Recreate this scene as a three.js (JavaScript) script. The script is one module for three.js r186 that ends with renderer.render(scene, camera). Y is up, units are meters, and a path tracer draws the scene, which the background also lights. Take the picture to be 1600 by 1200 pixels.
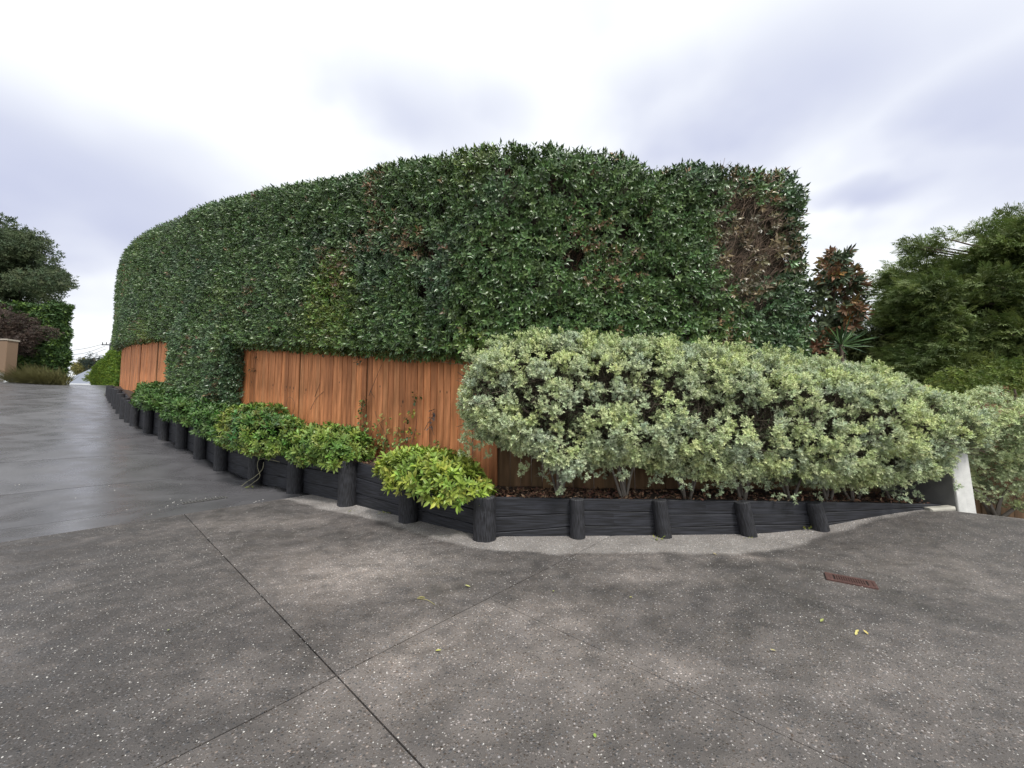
import * as THREE from 'three';
import { mergeGeometries } from 'three/addons/utils/BufferGeometryUtils.js';
import { ImprovedNoise } from 'three/addons/math/ImprovedNoise.js';

// ---------- camera, sky, sun, exposure ----------
const scene = new THREE.Scene();
const EYE = 1.5, FPX = 601, PITCH = Math.atan(40 / 601);
const camera = new THREE.PerspectiveCamera(2 * Math.atan(600 / FPX) * 180 / Math.PI, 4 / 3, 0.1, 2000);
camera.position.set(0, EYE, 0);
camera.rotation.set(PITCH, 0, 0);
const renderer = new THREE.WebGLRenderer({ antialias: true });
renderer.setSize(1024, 768);
renderer.toneMapping = THREE.LinearToneMapping;
renderer.toneMappingExposure = 2.05;
renderer.shadowMap.enabled = true;
const sun = new THREE.DirectionalLight(new THREE.Color(1, 0.965, 0.9), 1.5);
sun.name = 'sun';
sun.position.set(12, 34, 20);
sun.castShadow = true; sun.shadow.radius = 20;
sun.shadow.camera.left = sun.shadow.camera.bottom = -45; sun.shadow.camera.right = sun.shadow.camera.top = 45;
sun.shadow.camera.far = 140; sun.shadow.mapSize.set(2048, 2048);
scene.add(sun); scene.add(sun.target);

// ---------- small tools ----------
let seedState = 7;
const rnd = () => { seedState = (seedState + 0x6D2B79F5) | 0; let t = Math.imul(seedState ^ (seedState >>> 15), 1 | seedState); t = (t + Math.imul(t ^ (t >>> 7), 61 | t)) ^ t; return ((t ^ (t >>> 14)) >>> 0) / 4294967296; };
const rr = (a, b) => a + (b - a) * rnd();
const N = new ImprovedNoise();
const n3 = (x, y, z) => N.noise(x + 31.7, y + 12.3, z + 57.1);
const fbm = (x, y, z, o = 4) => { let s = 0, a = 0.5, f = 1; for (let i = 0; i < o; i++) { s += a * n3(x * f, y * f, z * f); a *= 0.5; f *= 2.03; } return s; };
const clamp = (x, a = 0, b = 1) => Math.min(b, Math.max(a, x));
const sst = (a, b, x) => { const t = clamp((x - a) / (b - a)); return t * t * (3 - 2 * t); };
const sq = (x) => x * x;
const mix = (a, b, t) => a + (b - a) * t;
const interp = (x, T) => { if (x <= T[0][0]) return T[0][1]; for (let i = 1; i < T.length; i++) if (x <= T[i][0]) return mix(T[i - 1][1], T[i][1], (x - T[i - 1][0]) / (T[i][0] - T[i - 1][0])); return T[T.length - 1][1]; };
const V = (X, d, y) => new THREE.Vector3(X, y, -d);            // X to the right, d metres ahead, y up
const AB = (a, b) => [-0.742 * a + 0.67 * b, 0.67 * a + 0.742 * b]; // a: up the driveway, b: across it
const toAB = (X, d) => [-0.742 * X + 0.67 * d, 0.67 * X + 0.742 * d];
function at(px, py, d) {                                        // point d metres ahead seen at that place of the picture
  const u = (px - 800) / FPX, v = (600 - py) / FPX, c = Math.cos(PITCH), s = Math.sin(PITCH);
  const t = d / (c - v * s); return V(u * t, d, EYE + (v * c + s) * t);
}
const used = {};
function numbered(n) { if (used[n] === undefined) { used[n] = 0; return n; } used[n]++; return n + '_' + String(used[n]).padStart(3, '0'); }
function tag(o, label, category, group, kind) { o.userData.label = label; if (category) o.userData.category = category; if (group) o.userData.group = group; if (kind) o.userData.kind = kind; return o; }
function shadows(m) { m.castShadow = true; m.receiveShadow = true; return m; }
function thing(name, label, category, pos, group, kind) { const o = new THREE.Group(); o.name = numbered(name); if (pos) o.position.copy(pos); tag(o, label, category, group, kind); scene.add(o); return o; }
function part(name, geo, mat, parent) { const m = shadows(new THREE.Mesh(geo, mat)); m.name = parent === scene ? numbered(name) : name; parent.add(m); return m; }
const std = (o) => new THREE.MeshStandardMaterial(o);
const lin = (r, g, b) => new THREE.Color().setRGB(r, g, b);
function tex(w, h, f, srgb = true) {                            // f(x, y) -> [r, g, b] in 0..1 display values
  const d = new Uint8Array(w * h * 4);
  for (let y = 0; y < h; y++) for (let x = 0; x < w; x++) { const c = f(x, y), i = (y * w + x) * 4; d[i] = clamp(c[0]) * 255; d[i + 1] = clamp(c[1]) * 255; d[i + 2] = clamp(c[2]) * 255; d[i + 3] = 255; }
  const t = new THREE.DataTexture(d, w, h); t.wrapS = t.wrapT = THREE.RepeatWrapping; t.magFilter = THREE.LinearFilter; t.minFilter = THREE.LinearMipmapLinearFilter; t.generateMipmaps = true; t.anisotropy = 8;
  if (srgb) t.colorSpace = THREE.SRGBColorSpace; t.needsUpdate = true; return t;
}
function geom(pos, idx, col, uv) {
  const g = new THREE.BufferGeometry(); g.setAttribute('position', new THREE.Float32BufferAttribute(pos, 3));
  if (col) g.setAttribute('color', new THREE.Float32BufferAttribute(col, 3));
  if (uv) g.setAttribute('uv', new THREE.Float32BufferAttribute(uv, 2));
  if (idx) g.setIndex(idx); g.computeVertexNormals(); return g;
}
function tube(pts, r0, r1, seg = 10, rad = 5) {                 // tapered round stem through points
  const c = new THREE.CatmullRomCurve3(pts), P = [], I = [], U = [], fr = c.computeFrenetFrames(seg, false);
  for (let i = 0; i <= seg; i++) { const t = i / seg, p = c.getPointAt(t), r = mix(r0, r1, t);
    for (let j = 0; j <= rad; j++) { const q = j / rad * Math.PI * 2, v = fr.normals[i].clone().multiplyScalar(Math.cos(q) * r).addScaledVector(fr.binormals[i], Math.sin(q) * r).add(p); P.push(v.x, v.y, v.z); U.push(j / rad, t * 4); } }
  for (let i = 0; i < seg; i++) for (let j = 0; j < rad; j++) { const k = i * (rad + 1) + j; I.push(k, k + 1, k + rad + 1, k + 1, k + rad + 2, k + rad + 1); }
  return geom(P, I, null, U);
}
function chamferBox(w, h, t, c = 0.004) {                       // box with bevelled edges, centred, uv in metres
  const s = new THREE.Shape(), x = w / 2 - c, y = h / 2 - c;
  s.moveTo(-x, -y); s.lineTo(x, -y); s.lineTo(x, y); s.lineTo(-x, y); s.closePath();
  const g = new THREE.ExtrudeGeometry(s, { depth: t - 2 * c, bevelEnabled: true, bevelThickness: c, bevelSize: c, bevelSegments: 1, curveSegments: 1 });
  g.translate(0, 0, -(t - 2 * c) / 2); return g;
}

// sky: bright overcast with lavender-grey cloud patches
{
  const W = 1024, H = 512, d = new Float32Array(W * H * 4);
  const patches = [[20, 300, 0.34, 0.13, 1], [150, 350, 0.13, 0.06, 0.85], [250, 300, 0.1, 0.08, 0.45], [650, 195, 0.22, 0.09, 0.5], [760, 175, 0.1, 0.07, 0.4], [1180, 170, 0.3, 0.14, 0.75], [1040, 150, 0.12, 0.09, 0.5], [1310, 338, 0.12, 0.045, 0.95], [1480, 300, 0.25, 0.1, 0.62], [1560, 170, 0.2, 0.12, 0.7], [1420, 60, 0.2, 0.1, 0.4], [1330, 250, 0.2, 0.1, 0.4]]
    .map(([px, py, rx, ry, k]) => { const p = at(px, py, 10).sub(new THREE.Vector3(0, EYE, 0)).normalize(); return { az: Math.atan2(p.x, -p.z), el: Math.asin(p.y), rx, ry, k }; });
  for (let j = 0; j < H; j++) for (let i = 0; i < W; i++) {
    const el = ((j + 0.5) / H - 0.5) * Math.PI, ph = ((i + 0.5) / W - 0.5) * 2 * Math.PI;
    const x = Math.cos(el) * Math.cos(ph), z = Math.cos(el) * Math.sin(ph), y = Math.sin(el), az = Math.atan2(x, -z);
    const q = 1 / (Math.max(y, 0) + 0.28), w1 = fbm(x * q * 1.2, 3, z * q * 1.2, 5), w2 = fbm(x * q * 2.6 + 9, 8, z * q * 2.6, 5);
    let grey = 0;
    const inView = Math.exp(-Math.pow(az / 1.1, 8));
    for (const p of patches) { let da = Math.atan2(Math.sin(az - p.az), Math.cos(az - p.az)) * Math.cos(el) + w2 * 0.24, de = el - p.el + w1 * 0.16 + w2 * 0.08; grey = Math.max(grey, p.k * Math.exp(-(da * da / (p.rx * p.rx) + de * de / (p.ry * p.ry)))); }
    const scattered = sst(0.05, 0.5, w1 + 0.35 * w2) * 0.7 * (1 - 0.75 * inView);
    grey = clamp(Math.max(grey, scattered) + 0.25 * w2 * (grey > 0.1 ? 1 : 0.5));
    const b = 0.585, t = clamp(0.66 * (1 - Math.pow(1 - clamp(grey), 1.7)) + 0.08 + 0.2 * w1 + 0.14 * w2);
    const k = (j * W + i) * 4;
    d[k] = mix(b * 0.975, 0.200, t); d[k + 1] = mix(b * 1.0, 0.222, t); d[k + 2] = mix(b * 1.0, 0.345, t); d[k + 3] = 1;
    if (y < 0) { const f = clamp(-y * 6); d[k] = mix(d[k], 0.16, f); d[k + 1] = mix(d[k + 1], 0.16, f); d[k + 2] = mix(d[k + 2], 0.165, f); }
  }
  const t = new THREE.DataTexture(d, W, H, THREE.RGBAFormat, THREE.FloatType);
  t.mapping = THREE.EquirectangularReflectionMapping; t.magFilter = t.minFilter = THREE.LinearFilter; t.wrapS = THREE.RepeatWrapping; t.needsUpdate = true;
  scene.background = t; scene.environment = t;
}

// ---------- shape of the land and of the wall line ----------
const HA = [[8.1, 0], [9.05, 0.02], [10.7, 0.13], [11.9, 0.33], [13.2, 0.5], [14.6, 0.67], [16, 0.81], [17.5, 0.96], [18.5, 1.13], [19.8, 1.36], [21.5, 1.65], [23.4, 1.87], [25.1, 2.13], [28, 2.5], [33, 2.93], [37, 3.05], [45, 2.95], [400, 2.5]];
const hA = (a) => { let s = 0; for (let i = -2; i <= 2; i++) s += interp(a + i * 0.35, HA); return s / 5; };
const hB = (b) => b < 7.22 ? 0.25 * sst(5.4, 7.4, b) : Math.max(-3, mix(0.25, 0.248, 1) - 0.17 * Math.max(0, b - 7.26));
function land(X, d) { const [a, b] = toAB(X, d); return hA(a) + (b > 5 ? hB(b) * (1 - sst(9, 14, a)) : 0); }
const WB = [[3.31, 3.1], [4.6, 2.95], [6.07, 2.79], [7.69, 2.58], [9.05, 2.3], [14.8, 1.45], [16.2, 1.23], [17.6, 1.03], [19.1, 0.84], [20.5, 0.77], [21.9, 0.71], [23.3, 0.68], [24.7, 0.65], [32, 0.62]];
const wallB = (a) => interp(a, WB) + 0.14;                       // face of the planks, left run
const RD = [[-0.38, 4.66], [0.77, 4.68], [1.79, 4.72], [2.82, 4.76], [3.72, 4.8], [5.45, 4.98]];
const wallD = (X) => interp(X, RD);                              // face of the planks, right run
const TOP = [[3.31, 0.46], [4.6, 0.53], [6.07, 0.68], [7.69, 0.7], [9.05, 0.74], [10.7, 0.84], [11.9, 1.03], [13.2, 1.2]];
const wallTopA = (a) => a < 13.2 ? interp(a, TOP) : hA(a) + mix(0.7, 0.45, sst(20, 25.5, a));
const wallTopX = (X) => interp(X, [[-0.38, 0.46], [3.72, 0.37], [5.45, 0.3]]);
const fenceOff = (a) => interp(a, [[3.8, 0.68], [9, 0.58], [25, 0.26]]);
const fenceTop = (a) => interp(a, [[3.8, 2.75], [7, 3.05], [10.5, 3.4], [16.3, 4.1], [25, 4.55]]);
const behind = (X, d) => { const [a, b] = toAB(X, d); return (a > 3.3 && a < 26 && b > wallB(a) + 0.06) || (X > -0.4 && X < 5.45 && d > wallD(X) + 0.06); };

// ---------- ground ----------
// real stains, dried and damp patches of the concrete (dry pale strip by the wall, damp elsewhere)
const dryBlobs = [[560, 885, 0.95, 0.6, 0.5], [520, 910, 0.4, 0.35, 0.25], [430, 815, 0.8, 0.3, 0.3], [850, 960, 0.5, 0.3, 0.3], [650, 1010, 0.35, 0.4, 0.32], [1060, 1045, 0.22, 0.14, 0.42], [900, 1040, 0.5, 0.25, 0.22], [560, 1090, 0.3, 0.25, 0.22], [1230, 1010, 0.4, 0.25, 0.12], [1500, 900, 0.7, 0.7, 0.16], [1450, 1080, 0.5, 0.4, 0.14], [1000, 900, 0.6, 0.2, 0.22], [350, 1050, 0.5, 0.3, 0.1]]
  .map(([px, py, rx, ry, k]) => { const u = (px - 800) / FPX, v = (600 - py) / FPX, c = Math.cos(PITCH), s = Math.sin(PITCH), t = -EYE / (v * c + s); return [u * t, (c - v * s) * t, rx, ry, k]; });
function concreteTone(X, d) {
  const [a, b] = toAB(X, d), f = fbm(X * 0.9, 2, d * 0.9, 5), f2 = fbm(X * 3.1, 5, d * 3.1, 4);
  const f3 = fbm(X * 8, 21, d * 8, 3); let dry = 0.10 + 0.16 * f + 0.2 * f2 + 0.42 * f3 + (a > 2.27 ? (b < 1.03 ? -0.05 : a < 4.53 ? -0.02 : 0.03) : b < 1.03 ? 0.10 : b < 2.24 ? 0.12 : 0.03);
  for (const [x, y, rx, ry, k] of dryBlobs) { const e = ((X - x) ** 2) / (rx * rx) + ((d - y) ** 2) / (ry * ry); dry += 1.35 * k * Math.exp(-e * (1 + 0.9 * f + 0.8 * f2)) * (1 + 0.9 * f3); }
  // pale strip along the foot of the wall, with a ragged edge
  let dist = 9;
  if (a > 3.2) dist = wallB(a) - b; if (X > -0.45) dist = Math.min(a > 3.2 ? dist : 9, wallD(X) - d);
  const width = X < -0.4 ? interp(a, [[3.3, 0.36], [5, 0.3], [6.5, 0.42], [7.6, 0.45], [8.3, 0.0]]) : interp(X, [[-0.4, 0.36], [0.4, 0.6], [1.5, 0.52], [2.3, 0.66], [3.0, 0.5], [3.6, 0.22], [4.4, 0.1], [5.4, 0.04]]);
  const edge = width + 0.16 * f + 0.07 * f2;
  const strip = sst(0.05, -0.03, dist - edge);
  const tongue = 0.6 * Math.exp(-(((X - 2.55) / 0.5) ** 2) - (((d - 4.0 + 0.25 * (X - 2.55)) / 0.09) ** 2)) + 0.5 * Math.exp(-(((X - 1.2) / 0.7) ** 2) - (((d - 4.06) / 0.14) ** 2));
  dry = clamp(dry + tongue * (0.6 + f2));
  const damp = sst(0.22, -0.05, f + 0.5 * f2) * 0.14;
  let c = [mix(0.080, 0.295, dry) * (1 - damp), mix(0.0762, 0.270, dry) * (1 - damp), mix(0.0765, 0.257, dry) * (1 - damp)];
  const s = [0.31 + 0.14 * f2, 0.30 + 0.14 * f2, 0.295 + 0.14 * f2];
  return c.map((v, i) => mix(v, s[i], strip * 0.85));
}
function drivewayTone(X, d) {
  const [a, b] = toAB(X, d), f = fbm(a * 1.1, 4, b * 0.35, 5), f2 = fbm(X * 2.4, 15, d * 2.4, 4), k = 0.12 + 0.035 * f + 0.05 * f2;
  return [k, k * 0.975, k * 1.03];
}
const TILE = 3.2;
const aggregateMap = (() => {
  const S = 1536, base = new Float32Array(S * S * 3), mm = S / (TILE * 1000);
  for (let i = 0; i < S * S; i++) { const v = 0.62 + 0.16 * (rnd() - 0.5); base[i * 3] = v; base[i * 3 + 1] = v * 0.99; base[i * 3 + 2] = v * 0.975; }
  const bump = new Float32Array(S * S).fill(0.3);
  for (let k = 0; k < 95000; k++) {
    const r = (1.8 + 5 * Math.pow(rnd(), 3)) * mm, x0 = rnd() * S, y0 = rnd() * S, q = rnd(), br = q < 0.5 ? rr(0.42, 0.58) : q < 0.86 ? rr(0.58, 0.84) : rr(0.9, 1.2), warm = rr(-0.03, 0.05), asp = rr(0.6, 1), th = rnd() * 3.14, ct = Math.cos(th), sn = Math.sin(th), R = Math.ceil(r + 1);
    for (let dy = -R; dy <= R; dy++) for (let dx = -R; dx <= R; dx++) { const ex = dx * ct + dy * sn, ey = (dy * ct - dx * sn) / asp, e = Math.sqrt(ex * ex + ey * ey) / Math.max(r, 0.6); if (e > 1) continue; const i = ((Math.floor(y0 + dy) + S) % S) * S + ((Math.floor(x0 + dx) + S) % S); base[i * 3] = br + warm; base[i * 3 + 1] = br; base[i * 3 + 2] = br - warm; bump[i] = 0.4 + 0.6 * Math.sqrt(1 - e * e); }
  }
  const map = tex(S, S, (x, y) => { const i = (y * S + x) * 3; return [base[i], base[i + 1], base[i + 2]]; });
  const bmp = tex(S, S, (x, y) => { const v = bump[y * S + x]; return [v, v, v]; }, false);
  return { map, bmp };
})();
const wetRough = (lo, hi, fx) => tex(512, 512, (x, y) => { const u = x / 512 * Math.PI * 2, v = y / 512 * Math.PI * 2; const k = fbm(Math.cos(u) * 1.3 * fx + 5, Math.sin(u) * 1.3 * fx + Math.cos(v) * 1.6, Math.sin(v) * 1.6, 5); const r = mix(lo, hi, sst(-0.22, 0.28, k)); return [r, r, r]; }, false);
const aggRough = wetRough(0.5, 0.86, 1.4), driveRough = wetRough(0.26, 0.40, 0.9);
driveRough.repeat.set(0.7, 0.45); driveRough.needsUpdate = true;
const concreteGrain = tex(1024, 1024, (x, y) => { const v = 0.86 + 0.1 * (rnd() - 0.5) + 0.12 * n3(x * 0.09, y * 0.09, 1) * (rnd()); const p = rnd() < 0.004 ? 0.25 : 0; return [v + p, v + p, v + p]; });
const aggregate = std({ vertexColors: true, map: aggregateMap.map, bumpMap: aggregateMap.bmp, bumpScale: 0.0035, roughness: 1, roughnessMap: aggRough, color: lin(2.6, 2.55, 2.55) });
const smoothConcrete = new THREE.MeshPhysicalMaterial({ ior: 1.65,  vertexColors: true, map: concreteGrain, bumpMap: concreteGrain, bumpScale: 0.0012, roughness: 1, roughnessMap: driveRough, color: lin(1.3, 1.3, 1.32) });

function slab(name, a0, a1, b0, b1, tone, mat, parent, { step = 0.05, tile = TILE, rtile = 1, lift = 0 } = {}) {
  const na = Math.max(2, Math.ceil((a1 - a0) / step)), nb = Math.max(2, Math.ceil((b1 - b0) / step)), P = [], C = [], U = [], I = [];
  const put = (a, b, drop) => { const [X, d] = AB(a, b); P.push(X, land(X, d) + lift - drop - (behind(X, d) ? 0.7 : 0) + 0.004 * n3(X * 0.7, 3, d * 0.7), -d); C.push(...tone(X, d)); U.push(a / tile, b / tile); };
  for (let i = 0; i <= na; i++) for (let j = 0; j <= nb; j++) put(mix(a0, a1, i / na), mix(b0, b1, j / nb), (i === 0 || j === 0 || i === na || j === nb) ? 0.004 : 0);
  for (let i = 0; i < na; i++) for (let j = 0; j < nb; j++) { const k = i * (nb + 1) + j; I.push(k, k + 1, k + nb + 1, k + 1, k + nb + 2, k + nb + 1); }
  const ring = []; for (let i = 0; i < na; i++) ring.push([i, 0]); for (let j = 0; j < nb; j++) ring.push([na, j]); for (let i = na; i > 0; i--) ring.push([i, nb]); for (let j = nb; j > 0; j--) ring.push([0, j]);
  const s0 = P.length / 3; for (const [i, j] of ring) { put(mix(a0, a1, i / na), mix(b0, b1, j / nb), 0.004); put(mix(a0, a1, i / na), mix(b0, b1, j / nb), 0.1); }
  for (let k = 0; k < ring.length; k++) { const m = (k + 1) % ring.length; I.push(s0 + 2 * k, s0 + 2 * m, s0 + 2 * k + 1, s0 + 2 * m, s0 + 2 * m + 1, s0 + 2 * k + 1); }
  return part(name, geom(P, I, C, U), mat, parent);
}
{ // the land itself, one sheet to the horizon
  const n = 150, P = [], I = [], U = [], f = (t) => 380 * t * t * t + 12 * t;
  for (let i = 0; i <= n; i++) for (let j = 0; j <= n; j++) { const X = f(i / n * 2 - 1), d = f(j / n * 2 - 1) + 4; P.push(X, land(X, d) - 0.065, -d); U.push(X, d); }
  for (let i = 0; i < n; i++) for (let j = 0; j < n; j++) { const k = i * (n + 1) + j; I.push(k, k + n + 1, k + 1, k + 1, k + n + 1, k + n + 2); }
  const earth = tex(256, 256, (x, y) => { const v = 0.2 + 0.1 * rnd(); return [v, v * 0.93, v * 0.82]; });
  tag(part('ground', geom(P, I, null, U), std({ map: earth, roughness: 0.95 }), scene), 'dark earth below the concrete and in its open joints', 'ground', null, 'structure');
}
const G = 0.0045, g2 = 0.002;
const forecourt = thing('forecourt', 'exposed aggregate concrete forecourt with joints in the foreground', 'forecourt', null, null, 'structure');
slab('slab', 2.27 + G, 7.3, -9, 1.03 - G, concreteTone, aggregate, forecourt);
slab('slab', 4.53 + g2, 7.3, 1.03 + G, 3.4, concreteTone, aggregate, forecourt);
slab('slab', 2.27 + G, 4.53 - g2, 1.03 + G, 4.6, concreteTone, aggregate, forecourt);
slab('slab', -5, 2.27 - G, -9, 1.03 - G, concreteTone, aggregate, forecourt);
slab('slab', -5, 2.27 - G, 1.03 + G, 2.24 - g2, concreteTone, aggregate, forecourt);
slab('slab', -6, 2.27 - G, 2.24 + g2, 10.5, concreteTone, aggregate, forecourt);
const driveway = thing('driveway', 'smooth grey concrete driveway, damp, climbing to the left past the retaining wall', 'driveway', null, null, 'structure');
const DO = { step: 0.16, tile: 2.6 };
slab('slab', 7.3 + G, 8.05, -9, 2.9, drivewayTone, smoothConcrete, driveway, DO);
{ const J = [8.05, 10.4, 12.8, 15.3, 17.8, 20.3, 23, 26, 29, 32.5, 37];
  for (let i = 0; i + 1 < J.length; i++) slab('slab', J[i] + 0.014, J[i + 1] - 0.01, -9, J[i + 1] > 25.5 ? 8 : wallB((J[i] + J[i + 1]) / 2) + 0.5, drivewayTone, smoothConcrete, driveway, DO); }
{ // white chips of the exposed aggregate, standing slightly proud
  const g = new THREE.IcosahedronGeometry(1, 0); const p = g.attributes.position;
  for (let i = 0; i < p.count; i++) { const k = 1 + 0.3 * n3(p.getX(i) * 2, p.getY(i) * 2, p.getZ(i) * 2); p.setXYZ(i, p.getX(i) * k, p.getY(i) * 0.4 * k, p.getZ(i) * 0.75 * k); }
  g.computeVertexNormals();
  const M = [], m4 = new THREE.Matrix4(), q = new THREE.Quaternion(), cs = [];
  for (let k = 0; k < 95000; k++) {
    const X = rr(-9, 9), d = rr(0.6, 7.5), [a, b] = toAB(X, d);
    if (Math.abs(X) > 1.45 * d + 1 || a > 7.28 || behind(X, d) || b > 9 || fbm(X * 0.8, 9, d * 0.8, 3) * 0.8 + 0.8 < rnd()) continue;
    const r = 0.0011 + 0.0046 * Math.pow(rnd(), 3.2);
    q.setFromEuler(new THREE.Euler(rr(-0.2, 0.2), rnd() * 6.28, rr(-0.2, 0.2)));
    M.push(m4.clone().compose(new THREE.Vector3(X, land(X, d) + r * 0.05, -d), q, new THREE.Vector3(r, r, r))); const v = rr(0.28, 0.68); cs.push(lin(v, v * 0.97, v * 0.92));
  }
  const im = new THREE.InstancedMesh(g, std({ roughness: 0.55 }), M.length); M.forEach((m, i) => { im.setMatrixAt(i, m); im.setColorAt(i, cs[i]); });
  im.name = 'white_chips'; shadows(im); im.userData.kind = 'stuff'; forecourt.add(im);
}

// ---------- black timber retaining wall ----------
const blackBump = tex(256, 512, (x, y) => { const v = 0.5 + 0.35 * fbm(x * 0.12, y * 0.008, 3, 4) + 0.12 * (rnd() - 0.5); return [v, v, v]; }, false);
const blackMap = tex(256, 512, (x, y) => { const v = 0.74 + 1.0 * fbm(x * 0.1, y * 0.012, 7, 5) + 0.08 * (rnd() - 0.5); return [v, v, v * 1.03]; });
const blackWood = std({ color: lin(0.034, 0.035, 0.041), map: blackMap, bumpMap: blackBump, bumpScale: 0.012, roughness: 0.68, vertexColors: true });
const plankWood = std({ color: lin(0.030, 0.032, 0.040), map: (() => { const t = blackMap.clone(); t.rotation = Math.PI / 2; t.needsUpdate = true; return t; })(), bumpMap: (() => { const t = blackBump.clone(); t.rotation = Math.PI / 2; t.needsUpdate = true; return t; })(), bumpScale: 0.0016, roughness: 0.66 });
const wall = thing('retaining_wall', 'low black timber retaining wall with round posts, bending round the garden bed', 'retaining wall');
function postGeo(r, h, seed, worn) {
  const n = 22, rows = [[1.06, 0], [1.03, 0.12], [1.01, 0.4], [0.99, 0.8], [0.98, 0.965], [0.93, 0.988], [0.86, 1], [0.45, 1.004], [0, 1.002]], P = [], C = [], U = [], I = [];
  rows.forEach(([k, y], i) => { for (let j = 0; j <= n; j++) { const t = j / n * Math.PI * 2, crack = Math.pow(Math.max(0, Math.cos((t - seed * 1.7) * 1) ), 400) * 0.12; const w = 1 + 0.035 * n3(Math.cos(t) * 1.5 + seed * 3, y * 2, Math.sin(t) * 1.5) - crack; P.push(Math.cos(t) * r * k * w, y * h + (i > 4 ? 0.01 * n3(Math.cos(t) * 2, seed, Math.sin(t) * 2) : 0), Math.sin(t) * r * k * w); const top = i > 4 ? worn * (1 + 0.5 * n3(t, i, seed)) : 0; C.push(1 + top, 1 + top, 1 + top * 0.8); U.push(j / n * 2.2, y * h * 1.6 + seed * 0.37); } });
  for (let i = 0; i + 1 < rows.length; i++) for (let j = 0; j < n; j++) { const k = i * (n + 1) + j; I.push(k, k + n + 1, k + 1, k + 1, k + n + 1, k + n + 2); }
  return geom(P, I, C, U);
}
function plank(A, B, y0A, y1A, y0B, y1B, nrm, t) {              // timber from A to B (X,d) with its own end heights
  const c = 0.006, P = [], U = [], I = [], L = Math.hypot(B[0] - A[0], B[1] - A[1]), u0 = rnd() * 5;
  const prof = (Q, y0, y1, k) => { const F = (o) => [Q[0] + nrm[0] * o, Q[1] + nrm[1] * o]; const pts = [[-t, y0], [0 - c, y0], [0, y0 + c], [0, y1 - c], [-c, y1], [-t, y1]]; pts.forEach(([o, y], i) => { const f = F(o); P.push(f[0], y, -f[1]); U.push((u0 + k * L) * 0.5, y * 2.2 + i * 0.02); }); };
  prof(A, y0A, y1A, 0); prof(B, y0B, y1B, 1);
  for (let i = 0; i < 6; i++) { const j = (i + 1) % 6; I.push(i, i + 6, j, j, i + 6, j + 6); }
  for (let i = 1; i < 5; i++) { I.push(0, i, i + 1); I.push(6, 6 + i + 1, 6 + i); }
  const g = geom(P, I, null, U).toNonIndexed(); g.computeVertexNormals(); return g;
}
const postA = [3.31, 4.6, 6.07, 7.69, 9.05, 10.7, 11.92, 13.19, 14.64, 16, 17.49, 18.22, 18.84, 19.83, 20.8, 21.47, 22.6, 23.4, 24.3, 25.11];
const wallPts = postA.map((a) => ({ P: AB(a, wallB(a)), base: land(...AB(a, wallB(a) - 0.1)), top: wallTopA(a), n: [-0.67, -0.742] }));
const rightX = [0.77, 1.79, 2.82, 3.72];
for (let i = 0; i + 1 < wallPts.length; i++) {
  const p = wallPts[i], q = wallPts[i + 1], rows = 3;
  const dx = q.P[0] - p.P[0], dz = q.P[1] - p.P[1], L = Math.hypot(dx, dz), nn = [-Math.abs(dz) / L, -Math.abs(dx) / L];
  for (let r = 0; r < rows; r++) { const yb = (s, f) => mix(s.base - 0.06, s.top, f), j = rr(0, 0.008), w = r && r < rows ? rr(-0.04, 0.04) : 0, f0 = r / rows, f1 = (r + 1) / rows;
    part('plank', plank(p.P, q.P, yb(p, f0) + 0.004, yb(p, f1) - 0.003, yb(q, f0) + 0.004, yb(q, f1) - 0.003, nn, 0.05 + j), plankWood, wall).position.set(nn[0] * j, 0, -nn[1] * j); }
}
{ const xs = [-0.38, ...rightX, 5.45], bs = xs.map((X) => land(X, wallD(X) - 0.1));
  for (let i = 0; i + 1 < xs.length; i++) { let f = [0, rr(0.28, 0.4), rr(0.6, 0.72), 1], h = [0, rr(0.24, 0.36), rr(0.58, 0.7), 1]; if (i === 0) { h = [0, 0.34, 0.66, 1]; f = [0, 0.16, 0.52, 1]; }
    for (let r = 0; r < 3; r++) { const y = (k, g) => mix(bs[k] - 0.05, wallTopX(xs[k]), g), j = rr(0, 0.006);
      part('plank', plank([xs[i], wallD(xs[i])], [xs[i + 1], wallD(xs[i + 1])], y(i, f[r]) + 0.003, y(i, f[r + 1]) - 0.002, y(i + 1, h[r]) + 0.003, y(i + 1, h[r + 1]) - 0.002, [0, -1], 0.06), plankWood, wall).position.z = j; } } }
postA.forEach((a, i) => {
  const r = i === 0 ? 0.132 : i < 6 ? 0.128 + rr(-0.006, 0.008) : 0.122 + rr(-0.008, 0.008), [X, d] = AB(a, interp(a, WB) + (i === 0 ? 0.09 : 0.05)), b = land(X, d) - 0.05, top = wallTopA(a) + (i === 0 ? 0.03 : rr(0, 0.05));
  const m = part('post', postGeo(r, top - b, i + 1, i === 0 || i === 2 ? 1.7 : 0.5), blackWood, wall); m.position.set(X, b, -d); m.rotation.y = i * 1.3;
  if (i === 0) m.userData.label = 'thick round corner post with a worn top';
});
rightX.forEach((X, i) => { const d = wallD(X) - 0.05, b = land(X, d) - 0.05, m = part('post', postGeo(0.086, wallTopX(X) - b + 0.012, i + 31, i === 0 ? 1 : 0.4), blackWood, wall); m.position.set(X + (i > 0 ? 0.02 : 0), b, -d); m.rotation.set(-0.04, 0, [0, 0.1, 0.15, 0.2][i]); });

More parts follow.
